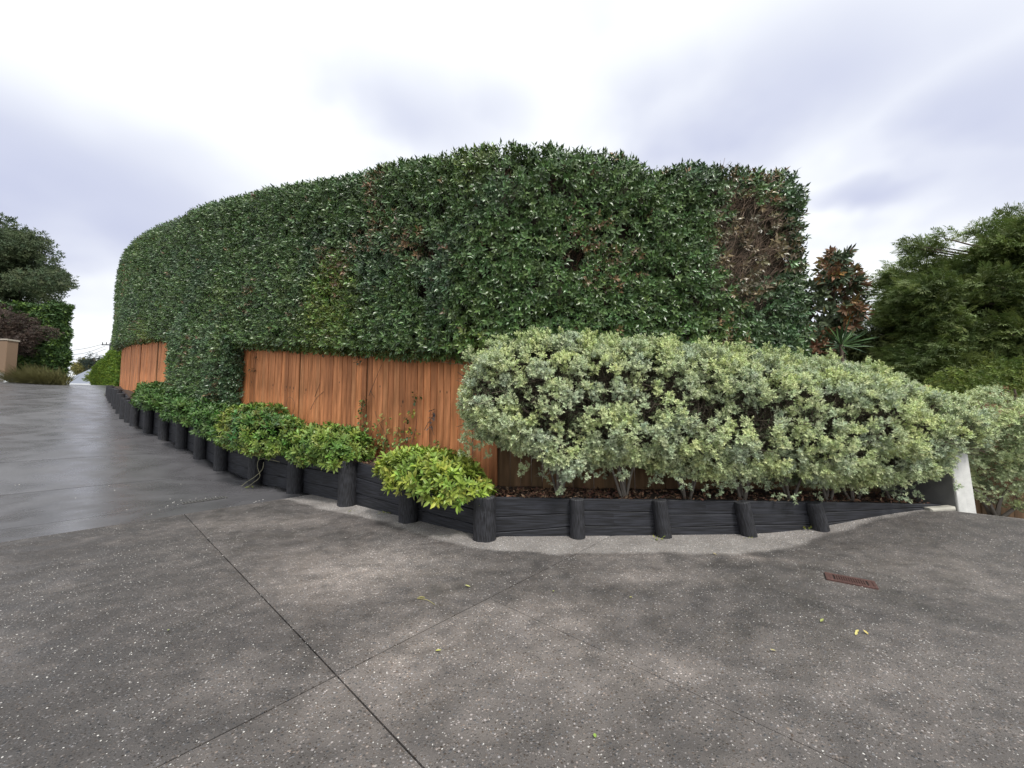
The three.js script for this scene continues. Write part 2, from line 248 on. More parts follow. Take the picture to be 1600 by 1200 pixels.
// ---------- garden bed ----------
const litterColours = [[0.10, 0.05, 0.03], [0.16, 0.08, 0.05], [0.22, 0.12, 0.07], [0.07, 0.04, 0.03], [0.27, 0.18, 0.11], [0.12, 0.05, 0.035]];
{
  const P = [], I = [], U = [], soil = tex(256, 256, (x, y) => { const v = 0.16 + 0.14 * rnd(); return [v * 1.1, v * 0.9, v * 0.75]; });
  const rowsA = 60, m = 6; let n = 0;
  const line = [];
  for (let i = 0; i <= rowsA; i++) { const a = mix(25.4, 3.35, i / rowsA), y = wallTopA(a) - 0.05; line.push([AB(a, wallB(a) + 0.03), AB(a, wallB(a) + 2.4), y]); }
  line.push([[-0.3, 4.72], [0.1, 7], 0.42]);
  for (let i = 0; i <= 30; i++) { const X = mix(0.2, 5.5, i / 30); line.push([[X, wallD(X) + 0.03], [X + 0.2, 7.4], wallTopX(X) - 0.05]); }
  for (const [A, B, y] of line) for (let j = 0; j <= m; j++) { const X = mix(A[0], B[0], j / m), d = mix(A[1], B[1], j / m); P.push(X, y + 0.035 * Math.abs(n3(X * 2, 1, d * 2)) * (j ? 1 : 0), -d); U.push(X * 2, d * 2); }
  for (let i = 0; i + 1 < line.length; i++) for (let j = 0; j < m; j++) { const k = i * (m + 1) + j; I.push(k, k + m + 1, k + 1, k + 1, k + m + 1, k + m + 2); }
  tag(part('garden_bed', geom(P, I, null, U), std({ map: soil, roughness: 0.95, side: THREE.DoubleSide }), scene), 'raised strip of dark soil between the retaining wall and the fence', 'garden bed', null, 'structure');
}

// ---------- timber fences ----------
const WH = 2.6;
function woodTex(tone) {
  const W = 1024, H = 1024, nb = 8, knots = [];
  for (let b = 0; b < nb; b++) { const c = Math.floor(rnd() * 3); for (let k = 0; k < c; k++) knots.push([b, rr(0.2, 0.8), rr(0.05, 0.95), rr(0.07, 0.16)]); }
  return tex(W, H, (x, y) => {
    const b = Math.floor(x / 128), u = (x % 128) / 128, v = y / H; let warp = 0, dark = 0;
    for (const [kb, ku, kv, kr] of knots) if (kb === b) { const du = u - ku, dv = (v - kv) * 18.5, e = Math.hypot(du, dv * 0.75) / kr; warp += (du > 0 ? 1 : -1) * 0.1 * Math.exp(-e * 0.55); if (e < 1) dark = Math.max(dark, 0.75 * (1 - e * e) + 0.2 * (Math.sin(e * 9) > 0.3 ? 1 : 0)); else if (e < 1.6) dark = Math.max(dark, 0.25 * (1.6 - e)); }
    const uu = u + warp + 0.05 * n3(b * 7, v * 5, 0);
    const g = fbm(uu * 13 + b * 17, v * 2.6, b * 5, 4), ring = Math.sin((uu * 9 + 1.2 * fbm(uu * 2 + b * 9, v * 1.6, 3, 3)) * 6.28), fine = n3(uu * 90 + b * 31, v * 18, 2), blotch = fbm(u * 1.5 + b * 3, v * 4.5, 11, 4);
    const k = 0.98 + 0.09 * g + 0.05 * ring + 0.05 * fine + 0.36 * blotch - dark * 0.62 + 0.06 * (rnd() - 0.5);
    const pale = clamp(blotch * 0.9 + 0.1 * ring, -0.2, 0.5);
    return [tone[0] * k + 0.07 * pale, tone[1] * k * (1 + 0.14 * pale), tone[2] * k * (1 + 0.28 * pale)];
  });
}
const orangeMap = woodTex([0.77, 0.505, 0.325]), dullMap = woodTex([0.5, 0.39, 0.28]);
const fenceTints = [[1, 1, 1], [0.8, 0.78, 0.76], [1.16, 1.14, 1.1], [0.9, 0.95, 0.98], [0.68, 0.66, 0.64]];
const orangeMats = fenceTints.map((t) => std({ map: orangeMap, color: lin(...t.map((v) => v * 1.12)), roughness: 0.78, bumpMap: orangeMap, bumpScale: 0.002 }));
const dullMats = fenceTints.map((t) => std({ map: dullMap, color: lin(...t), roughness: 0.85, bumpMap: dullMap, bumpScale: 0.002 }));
const boardGeos = [];
for (let b = 0; b < 8; b++) { const g = chamferBox(1, WH, 0.02, 0.003); const p = g.attributes.position, u = g.attributes.uv; for (let i = 0; i < p.count; i++) u.setXY(i, (b + clamp(p.getX(i) + 0.5, 0.03, 0.97)) / 8, (p.getY(i) + WH / 2) / WH); g.translate(0, -WH / 2, 0); boardGeos.push(g); }
function fenceRun(parent, A, B, topA, topB, width, mats, n, gapEnd = 0.03, g0 = 0.007, g1 = 0.015) {    // boards from A to B (X,d)
  const L = Math.hypot(B[0] - A[0], B[1] - A[1]), cnt = Math.round((L - gapEnd) / width), ang = Math.atan2(n[0], -n[1]);
  for (let i = 0; i < cnt; i++) { const t = (i + 0.5) / cnt * (L - gapEnd) / L, w = (L - gapEnd) / cnt, m = part('board', boardGeos[Math.floor(rnd() * 8)], mats[Math.floor(Math.pow(rnd(), 1.3) * 5)], parent);
    const o = rr(-0.004, 0.004); m.position.set(mix(A[0], B[0], t) + n[0] * o, mix(topA, topB, t) + rr(-0.006, 0.006), -(mix(A[1], B[1], t) + n[1] * o)); m.rotation.set(0, ang + rr(-0.012, 0.012), rr(-0.004, 0.004)); m.scale.set(w - rr(g0, g1), 1, 1); }
}
const unitN = (A, B) => { const dx = B[0] - A[0], dz = B[1] - A[1], L = Math.hypot(dx, dz); let n = [-dz / L, dx / L]; if (n[0] * -0.3 + n[1] * -1 < 0) n = [-n[0], -n[1]]; return n; };
const postWood = std({ map: dullMap, color: lin(0.8, 0.8, 0.8), roughness: 0.85 });
const corner = [-0.2, 5.42];
const leftFence = thing('timber_fence', 'orange stained vertical board fence under the tall hedge along the driveway', 'fence', null, 'garden fences');
{
  const As = [6.75, 8.9, 11.1, 13.3, 15.5, 17.7, 19.9, 22.1, 24.2, 26.2], pts = [corner, ...As.map((a) => AB(a, wallB(a) + fenceOff(a)))], tops = [2.75, ...As.map(fenceTop)];
  { const m = part('fence_post', chamferBox(0.14, WH, 0.1, 0.004), postWood, leftFence); m.position.set(corner[0] + 0.03, 2.3 - WH / 2 + 0.2, -(corner[1] + 0.085)); }
  for (let i = 0; i + 1 < pts.length; i++) {
    const n = unitN(pts[i], pts[i + 1]); fenceRun(leftFence, pts[i], pts[i + 1], tops[i], tops[i + 1], i > 4 ? 0.155 : 0.145, orangeMats, n, i > 3 ? 0.13 : 0.035);
    const B = pts[i + 1], m = part('fence_post', chamferBox(0.1, WH, 0.1, 0.004), postWood, leftFence); m.position.set(B[0] - n[0] * 0.062, tops[i + 1] - WH / 2, -(B[1] - n[1] * 0.062)); m.rotation.y = Math.atan2(n[0], -n[1]);
    for (const h of [0.35, 1.0, 1.7]) { const L = Math.hypot(pts[i + 1][0] - pts[i][0], pts[i + 1][1] - pts[i][1]), rl = part('rail', chamferBox(L - 0.12, 0.075, 0.045, 0.004), postWood, leftFence), t = (tops[i + 1] - tops[i]) / L; rl.position.set((pts[i][0] + B[0]) / 2 - n[0] * 0.045, (tops[i] + tops[i + 1]) / 2 - h, -((pts[i][1] + B[1]) / 2 - n[1] * 0.045)); rl.rotation.set(0, Math.atan2(n[0], -n[1]), 0); rl.rotateZ((B[0] > pts[i][0] ? 1 : -1) * Math.atan(t)); }
  }
}
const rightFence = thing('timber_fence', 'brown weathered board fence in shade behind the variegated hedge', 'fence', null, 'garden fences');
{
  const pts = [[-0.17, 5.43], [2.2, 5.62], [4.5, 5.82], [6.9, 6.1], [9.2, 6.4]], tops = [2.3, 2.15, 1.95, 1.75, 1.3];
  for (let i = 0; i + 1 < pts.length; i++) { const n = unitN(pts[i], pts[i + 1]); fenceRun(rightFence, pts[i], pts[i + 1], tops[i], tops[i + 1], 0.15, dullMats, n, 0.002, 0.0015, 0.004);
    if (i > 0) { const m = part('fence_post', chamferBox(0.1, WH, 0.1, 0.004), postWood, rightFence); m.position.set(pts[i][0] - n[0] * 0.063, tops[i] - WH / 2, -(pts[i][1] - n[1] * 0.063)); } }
}
{ const p = at(1437, 606, 6.45), t = thing('capped_post', 'weathered timber post with a flat cap rising above the variegated hedge', 'post', new THREE.Vector3(p.x, -0.1, p.z));
  const g = chamferBox(0.11, p.y + 0.1, 0.11, 0.006); g.translate(0, (p.y + 0.1) / 2, 0); part('shaft', g, std({ map: dullMap, color: lin(0.9, 0.85, 0.8), roughness: 0.85 }), t);
  const c = chamferBox(0.2, 0.035, 0.2, 0.008); c.translate(0, p.y + 0.1 + 0.018, 0); part('cap', c, std({ map: dullMap, color: lin(1.2, 1.2, 1.2), roughness: 0.8 }), t); }
{ // white pillar and the grey wall that runs back from it
  const t = thing('white_pillar', 'leaning white painted end of a low concrete wall under the variegated hedge', 'pillar', V(5.72, 5.0, 0.1));
  const paint = tex(256, 256, (x, y) => { const v = 0.86 + 0.12 * fbm(x * 0.03, y * 0.03, 2, 5) + 0.05 * (rnd() - 0.5); return [v, v, v * 0.985]; });
  const m = part('pillar_face', chamferBox(0.22, 1.05, 0.03, 0.006), std({ map: paint, color: lin(1.0, 1.0, 1.0), roughness: 0.7 }), t); m.position.set(-0.03, 0.5, 0.065); m.rotation.z = 0.075;
  const w = part('side_wall', chamferBox(0.214, 1.04, 1.25, 0.006), std({ map: paint, color: lin(0.36, 0.36, 0.37), roughness: 0.85 }), t); w.position.set(-0.03, 0.498, -0.577); w.rotation.z = 0.075;
  const k = part('kerb_stone', chamferBox(0.34, 0.06, 0.12, 0.02), std({ map: paint, color: lin(0.55, 0.53, 0.48), roughness: 0.9 }), t); k.position.set(-0.34, 0.15, 0.06); k.rotation.set(0, 0.05, 0.05); }

// ---------- leaves ----------
function leaf(L, W, { fold = 0.25, droop = 0.2, c0 = [1, 1, 1], c1 = [1, 1, 1], rows = 2 } = {}) {  // along +z, face up +y; c0 midrib, c1 margin
  const P = [], C = [], I = []; const ts = rows === 2 ? [0, 0.45, 1] : rows === 3 ? [0, 0.3, 0.66, 1] : [0, 0.2, 0.45, 0.72, 1];
  ts.forEach((t) => { const w = W / 2 * Math.pow(Math.sin(Math.PI * Math.min(1, Math.max(0, t * 0.92 + 0.03))), 0.8) * (t === 1 || t === 0 ? 0.02 : 1), y = -droop * L * t * t; P.push(-w, y + fold * w, t * L, 0, y, t * L, w, y + fold * w, t * L); C.push(...c1, ...c0, ...c1); });
  for (let i = 0; i + 1 < ts.length; i++) { const k = i * 3; I.push(k, k + 3, k + 1, k + 1, k + 3, k + 4, k + 1, k + 4, k + 2, k + 2, k + 4, k + 5); }
  return geom(P, I, C);
}
function sprig(n, len, L, W, tilt, opt = {}) {                    // leaves round a stem along +z
  const parts = [], m = new THREE.Matrix4(), e = new THREE.Euler();
  for (let i = 0; i < n; i++) { const t = (i + 0.5) / n, s = rr(0.75, 1.15), b = rr(0.8, 1.15), o = { ...opt, c0: (opt.c0 ?? [1, 1, 1]).map((v) => v * b), c1: (opt.c1 ?? [1, 1, 1]).map((v) => v * b) };
    const g = leaf(L * s, W * s, o); g.rotateZ(Math.PI); // face towards the tip, then tilt away from the stem and turn round it
    m.makeRotationFromEuler(e.set(rr(-0.2, 0.2), 0, rr(-0.4, 0.4))); g.applyMatrix4(m);
    g.rotateX(-mix(tilt[0], tilt[1], t) * 1 + 0); g.rotateZ(i * 2.4 + rr(-0.3, 0.3)); g.translate(0, 0, t * len); parts.push(g); }
  return mergeGeometries(parts);
}
const Q = new THREE.Quaternion(), ZAX = new THREE.Vector3(0, 0, 1);
function foliage(name, geos, mat, items, parent) {                // items {p, d (direction), s, c}
  const groups = geos.map(() => []); items.forEach((it) => groups[Math.floor(rnd() * geos.length)].push(it));
  const q2 = new THREE.Quaternion(), M = new THREE.Matrix4();
  groups.forEach((its, gi) => { if (!its.length) return;
    const im = new THREE.InstancedMesh(geos[gi], mat, its.length);
    its.forEach((it, i) => { Q.setFromUnitVectors(ZAX, it.d); q2.setFromAxisAngle(ZAX, it.roll ?? rnd() * 6.283); Q.multiply(q2); M.compose(it.p, Q, new THREE.Vector3(it.s, it.s, it.s)); im.setMatrixAt(i, M); im.setColorAt(i, it.c); });
    im.name = name; shadows(im); im.userData.kind = 'stuff'; parent.add(im); });
}
const leafMat = (rough = 0.42, spec = 0.5, tr = 0) => new THREE.MeshPhysicalMaterial({ vertexColors: true, side: THREE.DoubleSide, roughness: rough, specularIntensity: spec, ...(tr ? { transmission: tr, thickness: 0 } : {}) });
const jit = (v, k) => v.clone().add(new THREE.Vector3(rr(-k, k), rr(-k, k), rr(-k, k))).normalize();
const tint = (c, k, h = 0) => { const s = rr(1 - k, 1 + k); return lin(c[0] * s * (1 + rr(-h, h)), c[1] * s, c[2] * s * (1 + rr(-h, h))); };
const bark = std({ color: lin(0.12, 0.09, 0.07), roughness: 0.9 });
const barkGrey = std({ color: lin(0.16, 0.14, 0.12), roughness: 0.9 });

// ---------- the tall clipped hedge ----------
{
  const H = thing('clipped_hedge', 'tall dark green clipped hedge curving above the orange fence', 'hedge');
  const ctl = [[26.9, 7.7, 4.5], [26.4, 8.25, 4.5], [25.2, 8.5, 4.45], [22, 8.3, 4.26], [19.5, 8.0, 4.05], [17, 7.7, 3.86], [14.5, 7.4, 3.55], [12.5, 7.1, 3.28], [10.5, 6.7, 3.06], [9, 6.4, 2.9], [7.5, 6.08, 2.72], [6.3, 5.8, 2.56], [5.2, 5.53, 2.42]]
    .map(([a, T, B]) => { const [X, d] = AB(a, wallB(a) + fenceOff(a) - mix(0.3, 0.2, a / 25)); return [X, d, T, B]; });
  ctl.push([-0.55, 5.22, 5.2, 2.32], [-0.1, 5.1, 5.14, 2.3], [0.5, 5.1, 5.12, 2.25], [1.4, 5.19, 5.12, 2.2], [1.75, 5.23, 5.08, 2.15], [1.95, 5.25, 4.96, 2.15], [2.4, 5.3, 5.0, 2.1], [3.2, 5.38, 5.0, 2.05], [3.9, 5.46, 5.04, 2.0], [4.25, 5.52, 5.06, 2.0]);
  const c1 = new THREE.CatmullRomCurve3(ctl.map((c) => new THREE.Vector3(c[0], c[2], c[1])), false, 'catmullrom', 0.5), c2 = new THREE.CatmullRomCurve3(ctl.map((c) => new THREE.Vector3(c[0], c[3], c[1])), false, 'catmullrom', 0.5);
  const NS = 400, S = []; let len = 0;
  for (let i = 0; i <= NS; i++) { const t = i / NS, p = c1.getPoint(t), b = c2.getPoint(t).y, p2 = c1.getPoint(Math.min(1, t + 0.002)), p0 = c1.getPoint(Math.max(0, t - 0.002)); const tx = p2.x - p0.x, tz = p2.z - p0.z, l = Math.hypot(tx, tz); if (i) len += Math.hypot(p.x - S[i - 1].X, p.z - S[i - 1].d); S.push({ X: p.x, d: p.z, T: p.y, B: b, n: [tz / l, -tx / l], len }); }
  const sample = (s) => { let lo = 0, hi = NS; while (hi - lo > 1) { const m = (lo + hi) >> 1; if (S[m].len < s) lo = m; else hi = m; } const A = S[lo], B = S[hi], t = (s - A.len) / Math.max(1e-6, B.len - A.len); return { X: mix(A.X, B.X, t), d: mix(A.d, B.d, t), T: mix(A.T, B.T, t), B: mix(A.B, B.B, t), n: [mix(A.n[0], B.n[0], t), mix(A.n[1], B.n[1], t)] }; };
  const columnDrop = (a, k = 0) => sst(11.35 + k, 11.55 + k, a) * sst(14.95 - k, 14.65 - k, a);
  // a point on the hedge skin: s along, v from the lower lip over the face to the top
  const R = 0.3;
  function skin(s, v, inset, ends) {
    const q = sample(s), [a] = toAB(q.X, q.d), right = q.X > -0.3; let B = q.B; const col = right ? 0 : columnDrop(a, inset > 0.1 ? 0.3 : 0); if (col > 0) B = mix(B, wallTopA(a) + 0.05, col);
    const topBump = 0.07 * n3(s * 0.9, 1, 4) + (right || a < 6 ? 0.06 * n3(s * 2.3, 7, 1) : 0.02 * n3(s * 2, 2, 2)), T = q.T + topBump;
    const faceH = T - R - B, arc = R * Math.PI / 2; let out = 0, y, ny = 0, nf = 1, lip = 0.25;
    if (v < lip) { out = -(lip - v); y = B; ny = -1; nf = 0.1; } else if (v < lip + faceH) { y = B + v - lip; } else if (v < lip + faceH + arc) { const th = (v - lip - faceH) / R; out = -R * (1 - Math.cos(th)); y = T - R + R * Math.sin(th); ny = Math.sin(th); nf = Math.cos(th); } else { out = -R - (v - lip - faceH - arc); y = T; ny = 1; nf = 0; }
    const lump = (right || a < 5.5 ? 0.11 : 0.06) * n3(q.X * 0.9, y * 0.9, q.d * 0.9) + 0.04 * n3(q.X * 2.6, y * 2.6, q.d * 2.6) + col * 0.2 * sst(q.B + 0.7, q.B - 0.1, y) + col * 0.05;
    const o = out + lump * nf - inset * nf - (1 - nf) * 0 ; if (ny > 0) y -= inset * ny * 0.55; if (ny < 0) y += inset;
    return { p: V(q.X + q.n[0] * o, q.d + q.n[1] * o, y), n: new THREE.Vector3(q.n[0] * nf, ny, -q.n[1] * nf).normalize(), total: lip + faceH + arc + 0.8, lip, faceH, a, right, q, y };
  }
  // dark inner growth that closes the hedge
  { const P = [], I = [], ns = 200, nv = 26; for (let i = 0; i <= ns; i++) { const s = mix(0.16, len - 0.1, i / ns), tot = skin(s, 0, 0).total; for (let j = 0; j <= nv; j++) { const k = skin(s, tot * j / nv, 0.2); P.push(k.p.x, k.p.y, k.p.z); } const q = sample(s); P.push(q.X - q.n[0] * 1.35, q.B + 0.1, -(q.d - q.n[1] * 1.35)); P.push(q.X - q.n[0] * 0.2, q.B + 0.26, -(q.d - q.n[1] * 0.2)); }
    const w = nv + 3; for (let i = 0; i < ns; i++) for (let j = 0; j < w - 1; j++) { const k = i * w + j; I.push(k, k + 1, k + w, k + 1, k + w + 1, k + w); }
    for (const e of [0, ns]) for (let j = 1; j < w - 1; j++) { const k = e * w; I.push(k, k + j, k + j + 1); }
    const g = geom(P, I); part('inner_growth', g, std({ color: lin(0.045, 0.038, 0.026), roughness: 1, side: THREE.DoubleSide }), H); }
  const opt = { fold: 0.3, droop: 0.22 };
  const twigs = [0, 1, 2].map(() => sprig(8, 0.10, 0.068, 0.030, [1.25, 0.35], opt)), shoots = [0, 1].map(() => sprig(9, 0.2, 0.05, 0.02, [0.9, 0.4], opt));
  const items = [], tops = [], twigItems = [], deadItems = [];
  const bareC = at(1150, 385, 5.5), pits = [at(1150, 330, 5.5), at(660, 395, 5.8), at(790, 280, 5.2), at(865, 300, 5.2), at(640, 320, 5.9), at(895, 410, 5.2), at(655, 455, 5.8), at(1200, 425, 5.6), at(975, 370, 5.3), at(690, 330, 5.5)];
  const place = (s, v, k) => {
    const sk = skin(s, v, 0), p = sk.p;
    const nz = n3(p.x * 0.8, p.y * 0.8, p.z * 0.8), pit = n3(p.x * 2.1 + 9, p.y * 2.1, p.z * 2.1), loose = sk.right || sk.a < 5.6;
    const bare = (0.85 + 0.8 * n3(p.x * 5, p.y * 5, 77)) * (Math.exp(-sq((p.x - bareC.x) / 0.42) - sq((p.y - bareC.y) / 0.85)) + 0.8 * Math.exp(-sq((p.x - bareC.x - 0.5) / 0.45) - sq((p.y - bareC.y - 0.05) / 0.5)));
    if (Math.min(0.86, bare * 1.5) > rnd() + 0.03) { if (sk.right && rnd() < 0.3) twigItems.push({ p: p.clone().addScaledVector(sk.n, -rr(0.02, 0.2)), d: jit(new THREE.Vector3(0.25, 0.6, 0.5), 0.9), s: rr(0.5, 1.2), c: tint([0.30, 0.22, 0.165], 0.5) }); return; }
    let depth = 0.03 - 0.24 * rnd() * rnd(); let dead = 0;
    if (loose && pit > 0.3) depth -= 0.3 * (pit - 0.3) * 2;
    for (const c of pits) { const e = p.distanceTo(c); if (e < 0.2) { if (rnd() < 0.75) { if (rnd() < 0.35) twigItems.push({ p: p.clone().addScaledVector(sk.n, -0.12), d: jit(new THREE.Vector3(0, 0.8, 0.3), 0.7), s: rr(0.5, 1), c: tint([0.15, 0.08, 0.05], 0.4) }); return; } depth -= 0.12; } }
    const dir = jit(sk.n.clone().multiplyScalar(0.9).add(new THREE.Vector3(0, sk.n.y > 0.5 ? 0.6 : -0.12, 0)).normalize(), 0.55);
    let c = [0.108, 0.185, 0.062];
    const yel = n3(p.x * 0.55 + 3, p.y * 0.35, p.z * 0.55) , yp = Math.exp(-sq(p.distanceTo(at(515, 440, 7.2)) / 0.55)) + 0.5 * Math.exp(-sq(p.distanceTo(at(490, 380, 7.3)) / 0.5)) + 0.6 * Math.exp(-sq(p.distanceTo(at(515, 495, 7.2)) / 0.5));
    const ylw = clamp(sst(0.12, 0.5, yel) * 0.5 + yp * 0.5); c = c.map((x, i) => mix(x, [0.21, 0.28, 0.045][i], ylw * rr(0.3, 1)));
    const blue = sst(0, 0.4, nz) * 0.5; c = c.map((x, i) => mix(x, [0.088, 0.150, 0.088][i], blue));
    if (sk.right && bare > 0.2 && rnd() < bare * 1.3) c = [0.19, 0.155, 0.085];
    const brown = sst(0.28, 0.5, n3(p.x * 0.7 + 40, p.y * 0.7, p.z * 0.7)) * 0.75; if (rnd() < brown * 0.35 + 0.006) c = [0.22, 0.15, 0.08];
    items.push({ p: p.clone().addScaledVector(sk.n, depth), d: dir, s: rr(0.72, 1.3), c: tint(c, 0.48, 0.15) });
  };
  let s = 0;
  while (s < len) { const sk = skin(s, 0, 0), dens = sk.right || sk.a < 9 ? 470 : sk.a < 15 ? 340 : 240, ds = 0.05, n = dens * ds * sk.total; for (let i = 0; i < n; i++) { const v = rnd() * sk.total;  place(s + rnd() * ds, v, dens); }
    s += ds; }
  // ends: far left and right returns
  for (const [end, dirn] of [[0, -1], [len, 1]]) { const q = sample(end), tdir = new THREE.Vector3(-q.n[1] * dirn * -1, 0, -q.n[0] * dirn * 1); const out = dirn > 0 ? new THREE.Vector3(-q.n[1], 0, -q.n[0]) : new THREE.Vector3(q.n[1], 0, q.n[0]);
    const back = 1.3, area = back * (q.T - q.B), n = area * (dirn > 0 ? 620 : 240);
    for (let i = 0; i < n; i++) { const w = rnd() * back, y = rr(q.B, q.T - 0.05 - 0.25 * Math.pow(Math.abs(w / back - 0.5) * 2, 4)), p = V(q.X - q.n[0] * w, q.d - q.n[1] * w, y).addScaledVector(out, 0.06 * n3(w * 2, y * 1.2, 5) - 0.16 * rnd() * rnd() - 0.02); items.push({ p, d: jit(out, 0.6), s: rr(0.8, 1.2), c: tint([0.078, 0.135, 0.062], 0.3, 0.15) }); } }
  // the two sides of the part that hangs down to the bed
  for (const [a, dir] of [[11.4, -1], [14.85, 1]]) for (let i = 0; i < 700; i++) { const y = rr(wallTopA(a) + 0.05, interp(a, [[10.5, 3.2], [16.3, 4]])), o = rr(-0.25, 0.2), [X, d] = AB(a + dir * rr(-0.12, 0.1), wallB(a) + fenceOff(a) - 0.25 + o * 0.9); items.push({ p: V(X, d, y), d: jit(new THREE.Vector3(-0.742 * dir, 0, -0.67 * dir), 0.8), s: rr(0.8, 1.2), c: tint([0.075, 0.135, 0.062], 0.3, 0.15) }); }
  // loose young shoots along the top edge
  for (let i = 0; i < 600; i++) { const s0 = Math.pow(rnd(), 0.55) * len, sk = skin(s0, 0, 0), near = sk.right || sk.a < 7; if (!near && rnd() < 0.7) continue; const k = skin(s0, sk.lip + sk.faceH + rr(0.2, 0.9), 0.06); tops.push({ p: k.p, d: jit(new THREE.Vector3(0, 1, 0.15), 0.45), s: (near ? rr(0.4, 1.05) : rr(0.35, 0.65)) * (s0 > len - 0.4 ? 0.6 : 1), c: tint([0.15, 0.20, 0.08], 0.35, 0.2) }); }
  const hm = leafMat(0.34, 1); hm.ior = 1.6;
  foliage('foliage', twigs, hm, items, H); foliage('young_shoots', shoots, hm, tops, H);
  const tw = mergeGeometries([tube([new THREE.Vector3(0, 0, 0), new THREE.Vector3(0.01, 0.005, 0.1), new THREE.Vector3(0, -0.01, 0.22)], 0.004, 0.002, 4, 4), tube([new THREE.Vector3(0.005, 0, 0.07), new THREE.Vector3(0.03, 0.01, 0.12), new THREE.Vector3(0.06, 0.01, 0.2)], 0.003, 0.0012, 3, 3), tube([new THREE.Vector3(0.003, 0, 0.1), new THREE.Vector3(-0.03, 0.02, 0.15), new THREE.Vector3(-0.05, 0.05, 0.19)], 0.003, 0.0012, 3, 3)]);
  for (let i = 0; i < 420; i++) { const p = bareC.clone().add(new THREE.Vector3(rr(-0.35, 0.8), rr(-0.75, 0.7), -rr(0.0, 0.2))); p.z = -(interp(p.x, ctl.slice(-9).map((c) => [c[0], c[1]])) + rr(0.02, 0.2)); twigItems.push({ p, d: jit(new THREE.Vector3(0.3, 0.7, 0.35), 0.75), s: rr(0.45, 1.2), c: tint([0.30, 0.22, 0.165], 0.6) }); }
  foliage('bare_twigs', [tw], std({ roughness: 0.9 }), twigItems, H);
  // stems inside the gap below the hedge
  for (let i = 0; i < 9; i++) { const a = mix(11, 24, i / 8), [X, d] = AB(a, wallB(a) + fenceOff(a) + 0.5); part('trunk', tube([V(X, d, wallTopA(a) - 0.1), V(X + 0.05, d, wallTopA(a) + 1), V(X, d + 0.05, wallTopA(a) + 3)], 0.06, 0.04, 6, 6), bark, H); }
}

// ---------- variegated hedge and shrub ----------
const varOpt = { fold: 0.35, droop: 0.12, c0: [0.34, 0.47, 0.27], c1: [1, 1, 0.88] };
const rosettes = [0, 1, 2].map(() => sprig(10, 0.042, 0.031, 0.0135, [1.4, 0.35], varOpt));
const varMat = leafMat(0.5, 0.4);
function clumpItems(out, c, dir, r, n, col) {                     // a bouquet of rosettes
  for (let i = 0; i < n; i++) { const d = jit(dir.clone().add(new THREE.Vector3(0, 0.25, 0)).normalize(), 0.95); out.push({ p: c.clone().addScaledVector(d, r * Math.pow(rnd(), 0.45)), d: jit(d.clone().add(new THREE.Vector3(0, 0.35, 0)).normalize(), 0.35), s: rr(0.8, 1.25), c: tint(col, 0.16, 0.06) }); }
}
function stemFan(parent, base, targets, r) { for (const t of targets) { const m = base.clone().lerp(t, 0.5).add(new THREE.Vector3(rr(-0.06, 0.06), rr(0, 0.05), rr(-0.04, 0.04))); part('stem', tube([base.clone().add(new THREE.Vector3(rr(-0.03, 0.03), -0.05, rr(-0.03, 0.03))), m, t], r, r * 0.4, 8, 5), barkGrey, parent); } }
